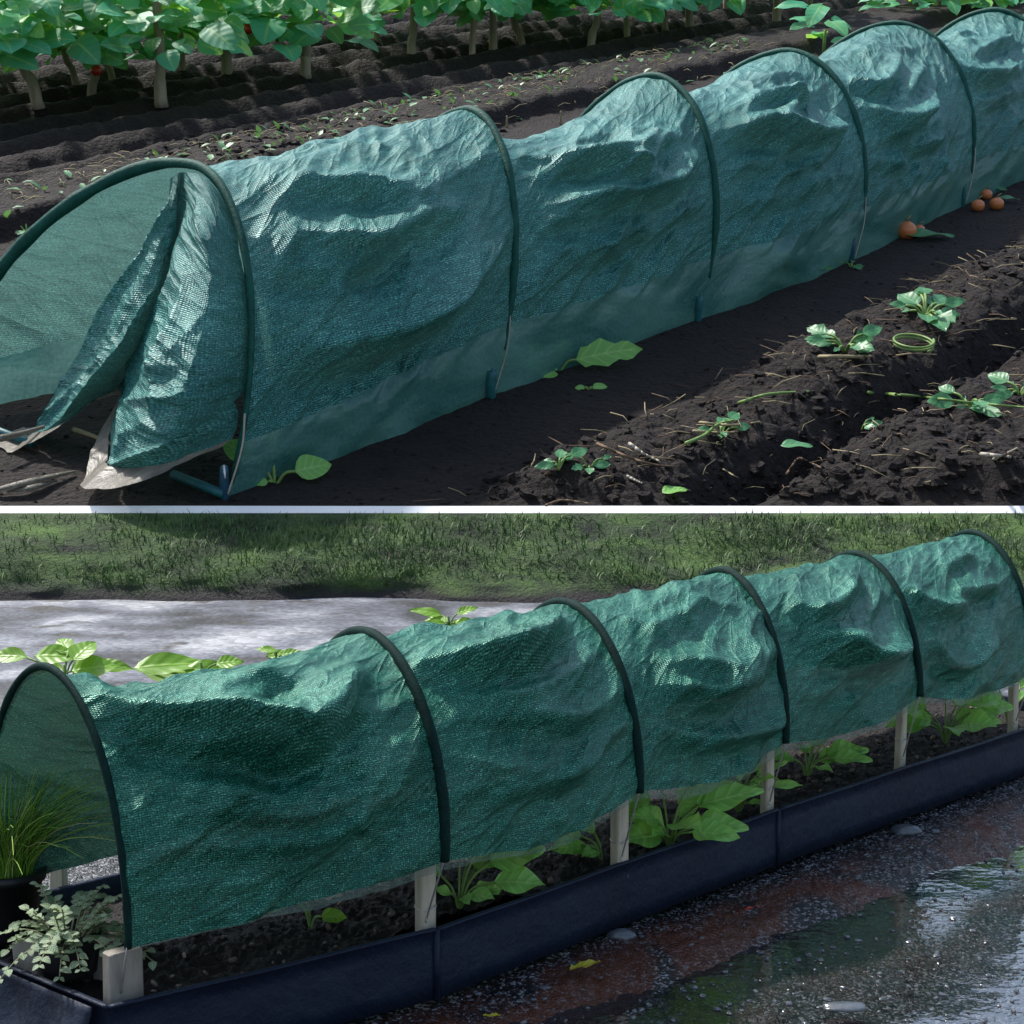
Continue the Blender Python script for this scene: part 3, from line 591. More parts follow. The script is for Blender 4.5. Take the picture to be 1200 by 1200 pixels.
# pegs and cords at each near foot
for i, (mt) in enumerate((M['peg'], M['peg_teal'], M['peg_teal'], M['peg'], M['peg_teal'])):
    f0 = TF[i] - T0 + np.array([.0, -.035, 0]); m_ = MB()
    tube(m_, curve([f0 + (0, 0, -.06), f0 + (0, 0, .06), f0 + (.005, 0, .15)], 8), [q * (1.5 if i == 1 else 1.15 if i == 2 else 1) for q in (.026, .030, .032, .036, .038, .037, .034, .03)], 8, flat=.6)
    pg = m_.build('peg', mt, tun)
    m_ = MB(); tube(m_, [f0 + (.01, -.02, .02), f0 + (.01, -.028, .17)], .006, 6); m_.build('clip', M['wire'] if i == 0 else mt, pg)
    if i in (0, 1, 3, 4):
        m_ = MB(); a_ = TH[i][int(NV * (.13 if i else .10))] - T0; tube(m_, curve([f0 + (.02, -.03, .03), f0 * .4 + a_ * .6 + (.03, -.05, 0), a_ + (.01, -.06, .0)], 14), .005 if i == 0 else .0035, 6); m_.build('cord', M['cord'], tun)
# bottom rail at the front and a bamboo stick on the ground
A = on_hill(203, 556, .03) - T0; B = on_hill(262, 579, .03) - T0
m_ = MB(); tube(m_, [A, B], .022, 8); m_.build('base_rail', M['peg_teal'], tun)
A = hill(-40, 490, .04) - T0; B = hill(38, 520, .04) - T0; m_ = MB(); tube(m_, [A, B], .02, 8); m_.build('base_rail', M['peg_teal'], tun)

# gathered end curtain hanging from the front hoop
NETPX = [[(200, 209), (204, 206), (208, 203), (213, 202), (221, 202), (240, 208), (268, 238)],
         [(192, 252), (203, 250), (211, 248), (216, 252), (224, 256), (254, 272), (288, 300)],
         [(162, 312), (184, 312), (200, 315), (206, 325), (214, 330), (250, 345), (296, 350)],
         [(112, 402), (140, 398), (164, 392), (172, 412), (182, 408), (232, 425), (297, 410)],
         [(75, 468), (104, 458), (138, 446), (162, 440), (166, 470), (220, 490), (292, 462)],
         [(36, 515), (78, 505), (124, 476), (157, 462), (142, 540), (198, 548), (284, 518)]]
NETD = [[.0, .02, .03, .0, .03, .05, -.01], [.02, .08, .06, -.06, .06, .12, -.03], [.05, .14, .10, -.14, .12, .20, -.04],
        [.06, .22, .16, -.16, .16, .30, -.04], [.06, .26, .16, -.10, .18, .32, -.04], [.10, .20, .10, -.02, .24, .30, -.02]]
pl_n = np.cross(TH[0][20] - TH[0][0], TH[0][110] - TH[0][0]); pl_n /= np.linalg.norm(pl_n)
if pl_n @ np.array([-AXH[0], -AXH[1], 0]) < 0: pl_n = -pl_n
def on_plane(u, v, d):
    O = h2w(TF[0] + pl_n * d); n = pl_n[0] * HX + pl_n[1] * HY + pl_n[2] * HZ; return w2h(hit(u, v, O, n))
CN = np.array([[on_plane(*NETPX[r][c], NETD[r][c]) for c in range(7)] for r in range(6)]) - T0
nu, nvv = 140, 150
A1 = np.array([curve(CN[:, c], nvv) for c in range(7)]); CG = np.array([curve(A1[:, r], nu) for r in range(nvv)])
ii, jj = np.meshgrid(np.arange(nvv) / nvv, np.arange(nu) / nu, indexing='ij')
fold = .075 * (ridged(jj * 6 + 1.2 * fbm(ii * 2.2, jj * 3, 3), ii * 1.6, 5) ** 2.2) * sstep(0, .25, ii) + .10 * fbm(jj * 4 + ii, ii * 3.5, 8, 4) * sstep(0, .2, ii) + .03 * ridged(jj * 14 + 3 * ii, ii * 4 + jj * 3, 15) ** 2 * sstep(.1, .4, ii)
low = sstep(.55, 1, ii) * sstep(.55, .8, jj); fold += .09 * low * ridged(ii * 9 + jj * 5, jj * 1.5, 12) ** 2
CG = CG + pl_n * fold[..., None]; CG[..., 2] = np.maximum(CG[..., 2], .015)
UVC = np.stack([jj * 1.5, ii * 1.9], -1)
cur = grid_mesh('end_curtain', CG, UVC, M['net_teal'], tun)
# pale plastic hem along the lower edge of the curtain
E_ = CG[-1]; HG = []; rag = .035 * fbm(np.arange(nu) * .16, np.zeros(nu), 44, 4) + .02 * fbm(np.arange(nu) * .5, np.zeros(nu), 46, 2)
wid = .05 + .17 * np.exp(-((np.arange(nu) / nu - .03) / .10) ** 2) + .11 * np.exp(-((np.arange(nu) / nu - .70) / .18) ** 2) - .05 * np.exp(-((np.arange(nu) / nu - .45) / .08) ** 2) + rag
for k in range(9):
    s_ = k / 8; p = E_ + pl_n * (.012 + wid * s_ * .9)[:, None] - np.array([0, 0, 1]) * (wid * s_ * .75)[:, None]; p = p + .012 * np.stack([fbm(np.arange(nu) * .1, np.full(nu, s_ * 2), 4)] * 3, -1)
    p[:, 2] = np.maximum(p[:, 2], .012 + .01 * (1 - s_)); HG.append(p)
grid_mesh('hem', np.array(HG), np.stack(np.meshgrid(np.arange(9) * .02, np.arange(nu) * .01, indexing='ij'), -1), M['hem'], cur)

def strip_thing(name, pts, wid, m, label, cat):
    L0 = pts[0]; r = hill_root(name, L0, label, cat); mb = MB(); P = curve(np.array(pts) - L0, 16); T = np.gradient(P, axis=0); s = np.cross(T, [0, 0, 1]); s /= np.linalg.norm(s, axis=1)[:, None]
    V = []
    for i in range(16):
        k = math.sin(math.pi * min(1, (i + .6) / 16.2)) ** .7 * wid
        V += [P[i] - s[i] * k, P[i] + (0, 0, k * .5), P[i] + s[i] * k, P[i] + (0, 0, k * .5 - .012)]
    mb.add(V, [(i * 4 + j, i * 4 + (j + 1) % 4, i * 4 + 4 + (j + 1) % 4, i * 4 + 4 + j) for i in range(15) for j in range(4)], [(j * .2, i / 15) for i in range(16) for j in range(4)])
    mb.build('blade', m, r); return r
strip_thing('dry_leaf', [on_hill(-20, 578, .02), on_hill(30, 566, .05), on_hill(88, 552, .02)], .035, M['hem'], 'long pale dry leaf on the soil below the tunnel mouth', 'dry leaf')
strip_thing('dry_leaf', [on_hill(8, 576, .02), on_hill(36, 572, .035), on_hill(66, 563, .02)], .03, M['hem'], 'shorter pale dry leaf scrap lying under the longer one', 'dry leaf')
def stick(name, pts, rad, m, label, cat, n=18):
    L0 = np.array(pts[0]); r = hill_root(name, L0, label, cat); mb = MB(); P = curve(np.array(pts) - L0, n); tube(mb, P, np.linspace(rad, rad * .5, n), 7); mb.build('stem', m, r); return r
stick('bamboo_stick', [on_hill(86, 503, .10), on_hill(112, 512, .09), on_hill(137, 523, .08)], .014, M['straw'], 'thin tan stick between the two curtain flaps', 'stick')
stick('bent_twig', [on_hill(0, 514, .12), on_hill(25, 508, .11), on_hill(52, 500, .12)], .018, M['hem'], 'pale flat twig poking from the left curtain flap', 'twig')

# ================================================================= PLANTS ON THE SLOPE
def seedling(u, v, lvs, label, cat='seedling', m='leaf_bright', sc=1.0, lift=0):
    """lvs: list of (pixel azimuth in degrees, elevation, length m, width ratio, stalk m, shape)"""
    L = on_hill(u, v); r = hill_root('seedling', L, label, cat)
    for az, el, ln, wr, sk, sh in lvs:
        d = dirto(R(az), el); tip = d * sk * sc + np.array([0, 0, .25 * sk * sc]); mb = MB()
        tube(mb, curve([(0, 0, -.02), d * sk * .5 * sc + (0, 0, sk * .3 * sc), tip], 8), [.008 * sc] * 8, 6); st_ = mb.build('stalk', M['stalk'], r)
        mb = MB(); leaf(mb, tip, d * (1, 1, .5) + (0, 0, .05), (0, -.8, 1), ln * sc, ln * wr * sc, sh, .12, .3, n=10, mcols=6); mb.build('leaf', M[m], r)
    return r
seedling(322, 566, [(150, .5, .20, .62, .14, 'ovate'), (20, .2, .19, .75, .10, 'ovate'), (200, .1, .09, .5, .03, 'ovate'), (100, .7, .14, .6, .16, 'ovate')], 'small seedling with round bright leaves by the first hoop foot', m='leaf_bright')
seedling(655, 434, [(5, .35, .40, .42, .10, 'lobed'), (190, .2, .14, .6, .08, 'ovate'), (240, 0., .12, .7, .05, 'ovate'), (80, .5, .18, .5, .1, 'ovate'), (150, .5, .12, .6, .12, 'ovate')], 'leafy weed with one long green leaf by the second hoop foot')
seedling(690, 456, [(10, .1, .09, .6, .02, 'ovate'), (180, .1, .06, .6, .02, 'ovate')], 'tiny sprout on the dark path below the leafy weed')
for (u, v, n_, s_, lab) in ((1085, 372, 9, 1.0, 'bushy green weed, upper one on the right mound'), (1140, 384, 8, 1.0, 'flat spreading green weed right of the curled tendril'), (990, 410, 8, .75, 'green weed left of the curled tendril on the mound'),
                       (655, 546, 4, .6, 'small weed of round leaves on the mound edge near a red twig'), (690, 548, 3, .45, 'small two-tone sprout beside the red twig'), (657, 578, 2, .5, 'pale green fallen leaf pair low on the mound'),
                       (1135, 478, 8, .8, 'blue green weed under the long green stem'), (1195, 462, 5, .8, 'bright green weed at the far right edge of the mound'), (1040, 480, 4, .6, 'small sprout below the long green stem'), (1188, 340, 4, .8, 'weed at the right edge above the bushy weed'),
                       (1035, 483, 3, .5, 'tiny pale sprout in the furrow hollow'), (845, 510, 5, .6, 'weed beside the yellow dry stalks'), (998, 313, 3, .5, 'tiny yellow green sprout at the fourth hoop foot'), (960, 319, 3, .5, 'tiny green sprout along the tunnel edge on the path'), (32, 275, 5, .9, 'green sprout on the soil left of the tunnel mouth'), (1010, 500, 3, .5, 'small curled sprout on the mound right of the dry stalks')):
    lv = [(random.uniform(0, 360), random.uniform(.0, .4), random.uniform(.08, .22), random.uniform(.4, .7), random.uniform(.03, .17), random.choice(['ovate', 'ovate', 'lobed'])) for _ in range(int(n_ * 1.7))]
    seedling(u, v, lv, lab, 'weed', 'leaf_weed', s_)
for pts, rad, m, lab in (
    ([(866, 472), (900, 462), (945, 459), (985, 457)], .011, 'stalk', 'long pale green stem, left piece, lying across the mound'),
    ([(1018, 460), (1080, 465), (1140, 472), (1210, 478)], .012, 'stalk', 'long pale green stem, right piece, lying across the mound'),
    ([(803, 520), (825, 510), (842, 497), (860, 492)], .012, 'stalk', 'thick yellow green stalk in the tangle on the mound'),
    ([(820, 495), (860, 498), (900, 493), (928, 490)], .009, 'straw', 'upper straw coloured stalk of the tangle on the mound'),
    ([(812, 505), (850, 507), (900, 503), (945, 508)], .009, 'straw', 'lower straw coloured stalk of the tangle on the mound'),
    ([(960, 418), (1000, 418), (1030, 420), (1062, 444)], .014, 'straw', 'tan forked twig pointing down from the green weed'),
    ([(700, 520), (740, 537), (770, 545), (800, 547)], .010, 'twig', 'red brown twig beside the small sprouts'),
    ([(738, 520), (755, 532), (772, 540)], .012, 'cord', 'short pale broken twig over the red brown one'),
    ([(735, 558), (745, 563), (752, 566)], .010, 'cord', 'tiny white straw on the lower mound'),
    ([(1090, 395), (1130, 372), (1170, 372), (1210, 375)], .012, 'straw', 'tan stalk running right from the upper weed'),
    ([(922, 556), (935, 538), (945, 540), (962, 548)], .010, 'twig', 'crooked tan root above the lower furrow'),
    ([(1060, 555), (1080, 552), (1110, 555)], .012, 'straw', 'yellow straw lying on the lower right mound'),
    ([(1150, 532), (1180, 535), (1210, 540)], .012, 'cord', 'pale stick at the lower right edge of the soil'),
    ([(1160, 540), (1178, 532), (1192, 525)], .010, 'cord', 'pale stick crossing the other at the lower right'),
    ([(800, 545), (835, 545), (865, 560)], .008, 'straw', 'thin dry stalk at the foot of the tangle'),
    ([(640, 592), (660, 586), (690, 590)], .008, 'twig', 'brown twig at the bottom edge of the mound')):
    pts = curve([(u, v, 0) for u, v in pts], 12)
    stick('plant_stem' if m == 'stalk' else 'twig', [on_hill(u, v, .062 + .016 * (k % 2)) for k, (u, v, _) in enumerate(pts)], rad * .8, M[m], lab, 'stem' if m == 'stalk' else 'twig', 36)
# the curled tendril ring
c = on_hill(1070, 408, .05); r = hill_root('curled_tendril', c, 'pale green tendril coiled in a ring on the mound', 'tendril'); mb = MB()
tube(mb, [(.105 * math.cos(a) * (1 + .02 * k / 40), .135 * math.sin(a) * (1 + .02 * k / 40), .015 + .0006 * k) for k, a in enumerate(np.linspace(-1, 4 * math.pi, 60))], .007, 7); mb.build('stem', M['stalk'], r)

# orange bulbs and their leaves
def bulb(u, v, rad, lab, sq=.85, m='orange'):
    L = on_hill(u, v, rad * sq * .8); r = hill_root('onion_bulb', L, lab, 'onion'); mb = MB(); V = []; Fc = []
    nn, mm = 14, 18
    for i in range(nn + 1):
        t_ = i / nn; th = math.pi * t_; rr = rad * math.sin(th) ** .85; z = -rad * sq * math.cos(th) + (.10 * rad * max(0, t_ - .85) / .15 if t_ > .85 else 0)
        for k in range(mm): a = 2 * math.pi * k / mm; V.append((rr * math.cos(a), rr * math.sin(a), z))
    for i in range(nn):
        for k in range(mm): Fc.append((i * mm + k, i * mm + (k + 1) % mm, (i + 1) * mm + (k + 1) % mm, (i + 1) * mm + k))
    mb.add(V, Fc); o_ = mb.build('bulb', M[m], r)
    mb = MB(); tube(mb, [(0, 0, rad * sq * 1.15), (.01, 0, rad * sq * 1.5), (.03, 0, rad * sq * 1.75)], [rad * .16, rad * .1, rad * .04], 6); mb.build('neck', M['straw'], o_)
    return r
for u, v, rd, lab in ((1062, 270, .074, 'large orange onion by the fourth bay, left of a fallen leaf'), (1077, 270, .045, 'small red orange onion touching the large one by the fallen leaf'),
                      (1146, 241, .052, 'brownish onion, leftmost of the three at the right edge'), (1156, 228, .046, 'yellow onion, rear one of the three at the right edge'), (1168, 239, .055, 'bright orange onion, right one of the three by the net')): bulb(u, v, rd, lab)
def fallen(u, v, az, L, W, m, lab):
    l0 = on_hill(u, v, .03); r = hill_root('fallen_leaf', l0, lab, 'leaf'); mb = MB(); leaf(mb, (0, 0, 0), dirto(R(az), .05), (0, 0, 1), L, W, 'ovate', .2, .15, n=10, mcols=6); mb.build('blade', M[m], r)
fallen(1062, 276, 5, .36, .18, 'leaf_weed', 'grey green leaf lying beside the large orange onion'); fallen(1168, 232, -10, .18, .1, 'leaf_weed', 'small grey green leaf beside the three onions')
fallen(1150, 218, -35, .22, .12, 'leaf_weed', 'teal green leaf above the three onions')
fallen(776, 577, 20, .13, .09, 'leaf_bright', 'pale round fallen leaf at the foot of the mound'); fallen(915, 522, 0, .16, .1, 'leaf_weed', 'pale green leaf flat beside the dry stalks')
fallen(925, 291, 10, .14, .06, 'straw', 'tiny tan leaf on the path by the fourth peg')

# weeds and straw on the ridge behind the tunnel
mb = MB(); ms = MB()
for k in range(1000):
    p_ = random.uniform(-2.5, 13); q_ = random.uniform(Q_RIDGE_B - .15, Q_RIDGE_F + .12)
    x = TF[0][0] + AXH[0] * p_ + NRH[0] * q_; y = TF[0][1] + AXH[1] * p_ + NRH[1] * q_
    if y < .3 or y > 21: continue
    L = drop(np.array([x, y]), .012)
    if random.random() < .42:
        ln = random.uniform(.04, .13); leaf(mb, h2w(L), dirto(random.uniform(0, 6.28), random.uniform(.2, 1)), HZ, ln, ln * .5, 'ovate', .2, .4, 0, 3, 2)
    else:
        a_ = random.uniform(0, 6.28); ln = random.uniform(.06, .22); d = dirto(a_, random.uniform(-.1, .3)); tube(ms, [h2w(L), h2w(L + d * ln * .5 + (0, 0, .02)), h2w(L + d * ln)], .0035, 4)
tag(mb.build('ridge_weeds', M['leaf_weed']), 'tiny green weeds scattered along the ridge behind the tunnel', 'weeds', kind='stuff')
tag(ms.build('ridge_straw', M['straw']), 'dry straw bits littering the ridge behind the tunnel', 'straw', kind='stuff')
ms = MB(); mz = MB()
for k in range(2000):
    p_ = random.uniform(-1, 9); q_ = random.uniform(Q_EDGE - .05, Q_EDGE + 3.2); x = TF[0][0] + AXH[0] * p_ + NRH[0] * q_; y = TF[0][1] + AXH[1] * p_ + NRH[1] * q_
    if y < .1 or x > 4: continue
    L = drop(np.array([x, y]), .008); a_ = random.uniform(0, 6.28); ln = random.uniform(.03, .20); d = dirto(a_, random.uniform(-.1, .2)); e_ = d + np.array([random.uniform(-.5, .5), random.uniform(-.5, .5), 0]); tube(ms if random.random() < .5 else mz, [h2w(L), h2w(L + d * ln * .4 + (0, 0, .008)), h2w(L + d * ln * .5 + e_ * ln * .5)], random.choice([.0018, .003]), 4)
tag(ms.build('mound_roots', M['twig']), 'fine brown roots littering the mounded soil', 'roots', kind='stuff')
tag(mz.build('mound_straw', M['straw']), 'pale dry straw littering the mounded soil', 'straw', kind='stuff')
for u, v, du, dv, lab in ((62, 248, -8, -25, 'dry upright stalk, left of two in front of the ridge'), (80, 243, -2, -27, 'pale upright stalk, right of two in front of the ridge'), (18, 250, -3, -22, 'bent dry stalk at the left edge of the soil'), (255, 213, 0, -24, 'thin brown stalk behind the first hoop'), (355, 196, 0, -16, 'short brown stalk on the ridge behind the first bay'), (372, 193, -6, -17, 'bent brown stalk on the ridge behind the first bay'), (594, 150, 0, -16, 'dry stalk just behind the second hoop'), (657, 146, 0, -18, 'upright stalk on the ridge behind the second bay')):
    A = on_hill(u, v); h_ = -dv * 14.5 / F; stick('dry_stalk', [A, A + (du * 4 / F, 0, h_ * .5), A + (du * 14 / F, 0, h_)], .013, M['straw'], lab, 'dry stalk', 8)

def canopy_plant(u, v, hs, lab, lean=0.0, R_=.8, nl=110, fruits=(), tall=1.5, thin=.05):
    L = on_hill(u, v); sc = 1.0
    r = hill_root('leafy_plant', L, lab, 'plant', 'broad-leaved plants growing behind the furrows')
    mb = MB(); P = curve([(0, 0, -.05), (lean * .3, 0, hs * .5), (lean, 0, hs), (lean * 1.2, 0, tall)], 12); rr = thin * np.linspace(1.1, .75, 12) * (1 + .15 * RNG.random(12)); rr[0] *= 1.2
    tube(mb, P, rr, 9); mb.build('stem', M['stem'], r)
    mb = MB()
    for k in range(nl):
        a_ = random.uniform(0, 6.28); rad = R_ * math.sqrt(random.random()); z = hs + random.uniform(.10, 1) * (tall - hs) * (1 - .35 * (rad / R_) ** 2)
        p = np.array([lean + rad * math.cos(a_), rad * math.sin(a_), z]); d = dirto(a_ + random.uniform(-.7, .7), random.uniform(-.5, .35))
        ln = random.choice([.16, .20, .24, .28, .33, .38]) * random.uniform(.85, 1.15); leaf(mb, p, d, (random.uniform(-.3, .3), random.uniform(-1.0, -.1), 1), ln, ln * random.uniform(.7, .98), 'heart', .12, random.uniform(.2, .6), 0, 9, 4, .018)
    mb.build('foliage', M['leaf_teal'], r)
    for fx, fz in fruits:
        mb = MB(); n_ = 10
        V = [(.06 * math.sin(math.pi * i / n_) * math.cos(2 * math.pi * k / 12) + fx, .06 * math.sin(math.pi * i / n_) * math.sin(2 * math.pi * k / 12) - R_ * .9, fz + .052 * math.cos(math.pi * i / n_)) for i in range(n_ + 1) for k in range(12)]
        mb.add(V, [(i * 12 + k, i * 12 + (k + 1) % 12, i * 12 + 12 + (k + 1) % 12, i * 12 + 12 + k) for i in range(n_) for k in range(12)]); mb.build('fruit', M['red'], r)
ORD = ['first', 'second', 'third', 'fourth', 'fifth', 'sixth', 'seventh', 'eighth', 'ninth', 'tenth', 'eleventh', 'twelfth', 'thirteenth', 'fourteenth']
front = [(-25, 133, .50), (44, 121, .42), (107, 129, .46), (188, 119, .45), (266, 86, .50), (358, 86, .32), (482, 68, .40), (578, 70, .60), (612, 61, .42), (692, 58, .40), (808, 45, .42), (910, 30, .5)]
for k, (u, v, hs) in enumerate(front):
    canopy_plant(u, v, hs, 'broad-leaved plant on a pale stem, %s from left in the front row' % ORD[k], random.uniform(-.12, .12),   .78, 150, ((.25, .5),) if k == 2 else ((.35, .55),) if k == 4 else (), 1.45, .042 + .012 * random.random())
back = [(-10, 112, .4), (90, 104, .4), (134, 104, .4), (214, 90, .4), (320, 58, .4), (440, 52, .4), (553, 68, .6), (640, 42, .4), (735, 44, .35), (780, 32, .4), (850, 22, .4), (950, 14, .4)]
for k, (u, v, hs) in enumerate(back):
    canopy_plant(u, v, hs, 'broad-leaved plant behind the front row, %s from left of the back row' % ORD[k], random.uniform(-.1, .1), .85, 110, (), 1.4, .035)
for k, (u, v, lab) in enumerate(((1095, 28, 'low bright leafy plant just behind the fifth hoop'), (1150, 20, 'low leafy plant behind the sixth hoop at the top right'), (965, 72, 'small leafy plant peeking over the net between two hoops'))):
    L = on_hill(u, v - 6); r = hill_root('low_plant', L, lab, 'plant'); mb = MB()
    for j in range(70 if k < 2 else 10):
        a_ = random.uniform(0, 6.28); rad = (.75 if k < 2 else .25) * math.sqrt(random.random()); ln = random.uniform(.25, .45)
        leaf(mb, (rad * math.cos(a_), rad * math.sin(a_), random.uniform(.15, .65)), dirto(a_, random.uniform(-.3, .4)), (0, -.3, 1), ln, ln * .6, 'heart', .14, .4, 0, 7, 4)
    mb.build('foliage', M['leaf_teal'], r); mb = MB(); tube(mb, [(0, 0, -.03), (0, 0, .3)], .02, 6); mb.build('stem', M['stalk'], r)

# ================================================================= LOWER TUNNEL
B0 = BF[0]
tun2 = thing('net_tunnel', B0, 'long green net tunnel on wooden posts over the navy planter', 'garden tunnel')
CR_B = {
 0: [([(92, 808), (177, 836), (247, 845), (318, 866), (362, 850), (395, 815), (424, 784)], .16, .13, .06), ([(140, 846), (212, 870), (283, 876), (327, 890), (397, 848), (480, 828)], .08, .08, .05), ([(170, 905), (247, 925), (336, 930), (397, 888), (495, 864)], .07, .09, .05),
     ([(140, 952), (247, 955), (353, 953), (442, 908), (498, 880)], .06, .10, .06), ([(146, 998), (283, 988), (375, 978), (450, 930), (500, 905)], .06, .10, .06), ([(397, 961), (420, 925), (444, 895)], .035, .03, .02), ([(440, 940), (470, 905), (496, 885)], .035, .03, .02), ([(220, 830), (280, 800), (340, 780)], .04, .07, .05), ([(150, 1040), (250, 1035), (360, 1005)], .03, .08, .06)],
 1: [([(478, 776), (520, 782), (565, 781), (619, 763), (660, 727)], .14, .10, .05), ([(498, 806), (560, 820), (598, 818), (657, 792), (700, 760)], .07, .09, .05), ([(523, 848), (607, 843), (673, 839), (732, 801)], .06, .08, .04), ([(640, 922), (675, 890), (707, 859), (745, 840)], .05, .06, .035), ([(520, 880), (575, 900), (640, 895)], .04, .07, .05), ([(530, 930), (600, 925), (690, 885)], .04, .07, .04)],
 2: [([(757, 777), (790, 781), (830, 790), (870, 762)], .05, .06, .04), ([(761, 802), (800, 815), (840, 810), (877, 776), (919, 755)], .12, .14, .055), ([(760, 852), (815, 864), (890, 851), (915, 830)], .07, .08, .04), ([(870, 850), (880, 810), (900, 780)], .04, .05, .03), ([(750, 740), (790, 725), (830, 700)], .04, .08, .05)],
 3: [([(937, 738), (972, 760), (1004, 776), (1042, 765), (1064, 745)], .13, .12, .05), ([(915, 706), (947, 722), (975, 706), (1000, 675)], .08, .07, .04), ([(990, 738), (1010, 715), (1030, 690)], .04, .05, .03), ([(935, 820), (980, 795), (1010, 770)], .035, .04, .03), ([(980, 830), (1020, 800), (1060, 780)], .035, .05, .03)],
 4: [([(1054, 687), (1080, 709), (1099, 716), (1130, 708)], .08, .06, .035), ([(1108, 696), (1140, 694), (1168, 686)], .05, .05, .03), ([(1099, 668), (1120, 658), (1140, 650)], .04, .05, .03), ([(1080, 738), (1108, 782), (1140, 765), (1160, 745)], .08, .08, .04)],
}
PB, UVB = cloth(BH, up, lambda P: P, [.052, .030, .022, .028, .024], CR_B, .40, 120, 300, .5)
tt = np.linspace(0, 5, PB.shape[0]); zc = ZR + np.interp(tt, np.arange(6), [.072, .110, .135, .134, .150, .13]) - np.array([.004, .026, .022, .022, .022, 0])[np.minimum(tt.astype(int), 4)] * np.sin(math.pi * (tt - np.floor(tt))) ** 1.2 + .006 * fbm(tt * 2, tt * 0, 3, 3)
J0, J1 = crossings(PB[..., 2], zc)
hw = (.006 + .016 * vn(tt * 3.1, tt * 0, 5) ** 1.5 + .004 * fbm(tt * 14, tt * 0, 6, 2)) * sstep(.3, .6, tt) + .002
K0, K1 = crossings(PB[..., 2], np.maximum(zc - hw, ZR + .012))
PB = PB - B0
grid_mesh('net_cover', resample(PB, J0, J1, NV), resample(UVB, J0, J1, NV), M['net_green'], tun2); grid_mesh('hem', resample(PB, K0, J0, 8), resample(UVB, K0, J0, 8), M['hem_green'], tun2)
for i in range(6):
    P = BH[i]; zt_ = ZR + (.072, .110, .135, .134, .150, .13)[i]; k0 = int(np.argmax(P[:, 2] > zt_)); k1 = NV - int(np.argmax(P[::-1, 2] > zt_))
    pts = P[k0:k1:3] - B0; c = P.mean(0) - B0; off = pts - c; off /= np.linalg.norm(off, axis=1)[:, None]
    rr = (.0086 if i else .0050) + .0012 * np.array([vn(k * .5, i * 2.7, 8) for k in range(len(pts))])
    hp_ = tube(MB(), pts + off * .004, rr, 10).build('hoop', M['sleeve_green'], tun2)
    # bent steel pin from the sleeve down onto the post
    a_ = P[k0] - B0; b_ = BF[i] - B0 - np.array([math.cos(BPHI), -math.sin(BPHI), 0]) * .006
    m_ = MB(); tube(m_, curve([a_ + (0, -.003, .006), a_ + (.001, -.006, -.004), a_ * .6 + b_ * .4 + (.0, -.006, .004), b_ + (.0, -.002, .02), b_ + (-.003, .0, .004)], 22), .0016, 7); m_.build('wire_pin', M['wire'], tun2)

# wooden posts that carry the hoops
PO = [('short wide wooden post at the open left end of the planter', .052, .024), ('wooden post with bent wire under the second hoop', .030, .02), ('wooden post with looped wire under the third hoop', .029, .02), ('wooden post under the fourth hoop beside big leaves', .024, .018), ('leaning wooden post under the fifth hoop', .021, .018), ('short pale post at the right end of the planter', .022, .018)]
pa = np.array([math.sin(BPHI), math.cos(BPHI), 0]); pn = np.array([math.cos(BPHI), -math.sin(BPHI), 0])
for i, (lab, wd, th) in enumerate(PO):
    top = ZR + (.060, .098, .118, .118, .132, .10)[i]; c = BF[i] - pn * .020 + pa * (.010 if i == 0 else .007)
    r = thing('wooden_post', (c[0], c[1], .03), lab, 'post', 'wooden posts carrying the hoops', False, 0)
    mb = MB(); box(mb, (0, 0, (top - .03) / 2), wd, th, top - .03, Euler((0, R(2.5) if i == 4 else 0, R(90) - BPHI - .06)), .0006); mb.build('shaft', M['wood' if i else 'wood_dark'], r, smooth=False)
    if 0 < i < 5:
        mb = MB(); tube(mb, [( .5 * wd * math.cos(a) * 1.12, .5 * th * math.sin(a) * 1.35 - .001, (top - .03) * .62 + .004 * math.sin(a)) for a in np.linspace(2.7, 6.6, 16)], .0011, 6); mb.build('wire_loop', M['wire'], r)

# navy planter
pl = thing('planter', (B0[0], B0[1], 0), 'long low navy plastic planter filled with black soil', 'planter')
f0 = BF[0] * (1, 1, 0) - pa * .035 + pn * .012; f1 = BF[5] * (1, 1, 0) + pa * .35 + pn * .012
marks = [f0] + [BF[k] * (1, 1, 0) + pn * .012 - pa * (.0) for k in (1, 3)] + [f1]
bk = .52
def panel(A, Bp, z0, z1, nrm, seed, nn=60):
    mb = MB(); d = Bp - A; Ln = np.linalg.norm(d); V = []; ss = np.linspace(0, 1, nn); prof = [(0, 0.0), (.001, .25), (.001, .5), (0, .75), (.0, .955), (.004, .96), (.005, .985), (.003, 1.0), (-.004, 1.0), (-.006, .97), (-.006, 0)]
    for s_ in ss:
        for w_, h_ in prof:
            bul = .004 * fbm(np.array([s_ * Ln / .15]), np.array([h_ * 2]), seed, 3)[0] * (1 if h_ < .95 else .2)
            top = z1 + .004 * fbm(np.array([s_ * Ln / .25]), np.array([0.]), seed + 4, 2)[0]
            p = A + d * s_ + nrm * (w_ + bul); V.append((p[0] - B0[0], p[1] - B0[1], z0 + (top - z0) * h_))
    C = len(prof)
    mb.add(V, [(i * C + j, (i + 1) * C + j, (i + 1) * C + (j + 1) % C, i * C + (j + 1) % C) for i in range(nn - 1) for j in range(C)] + [tuple(range(C)), tuple((nn - 1) * C + j for j in range(C))[::-1]])
    return mb
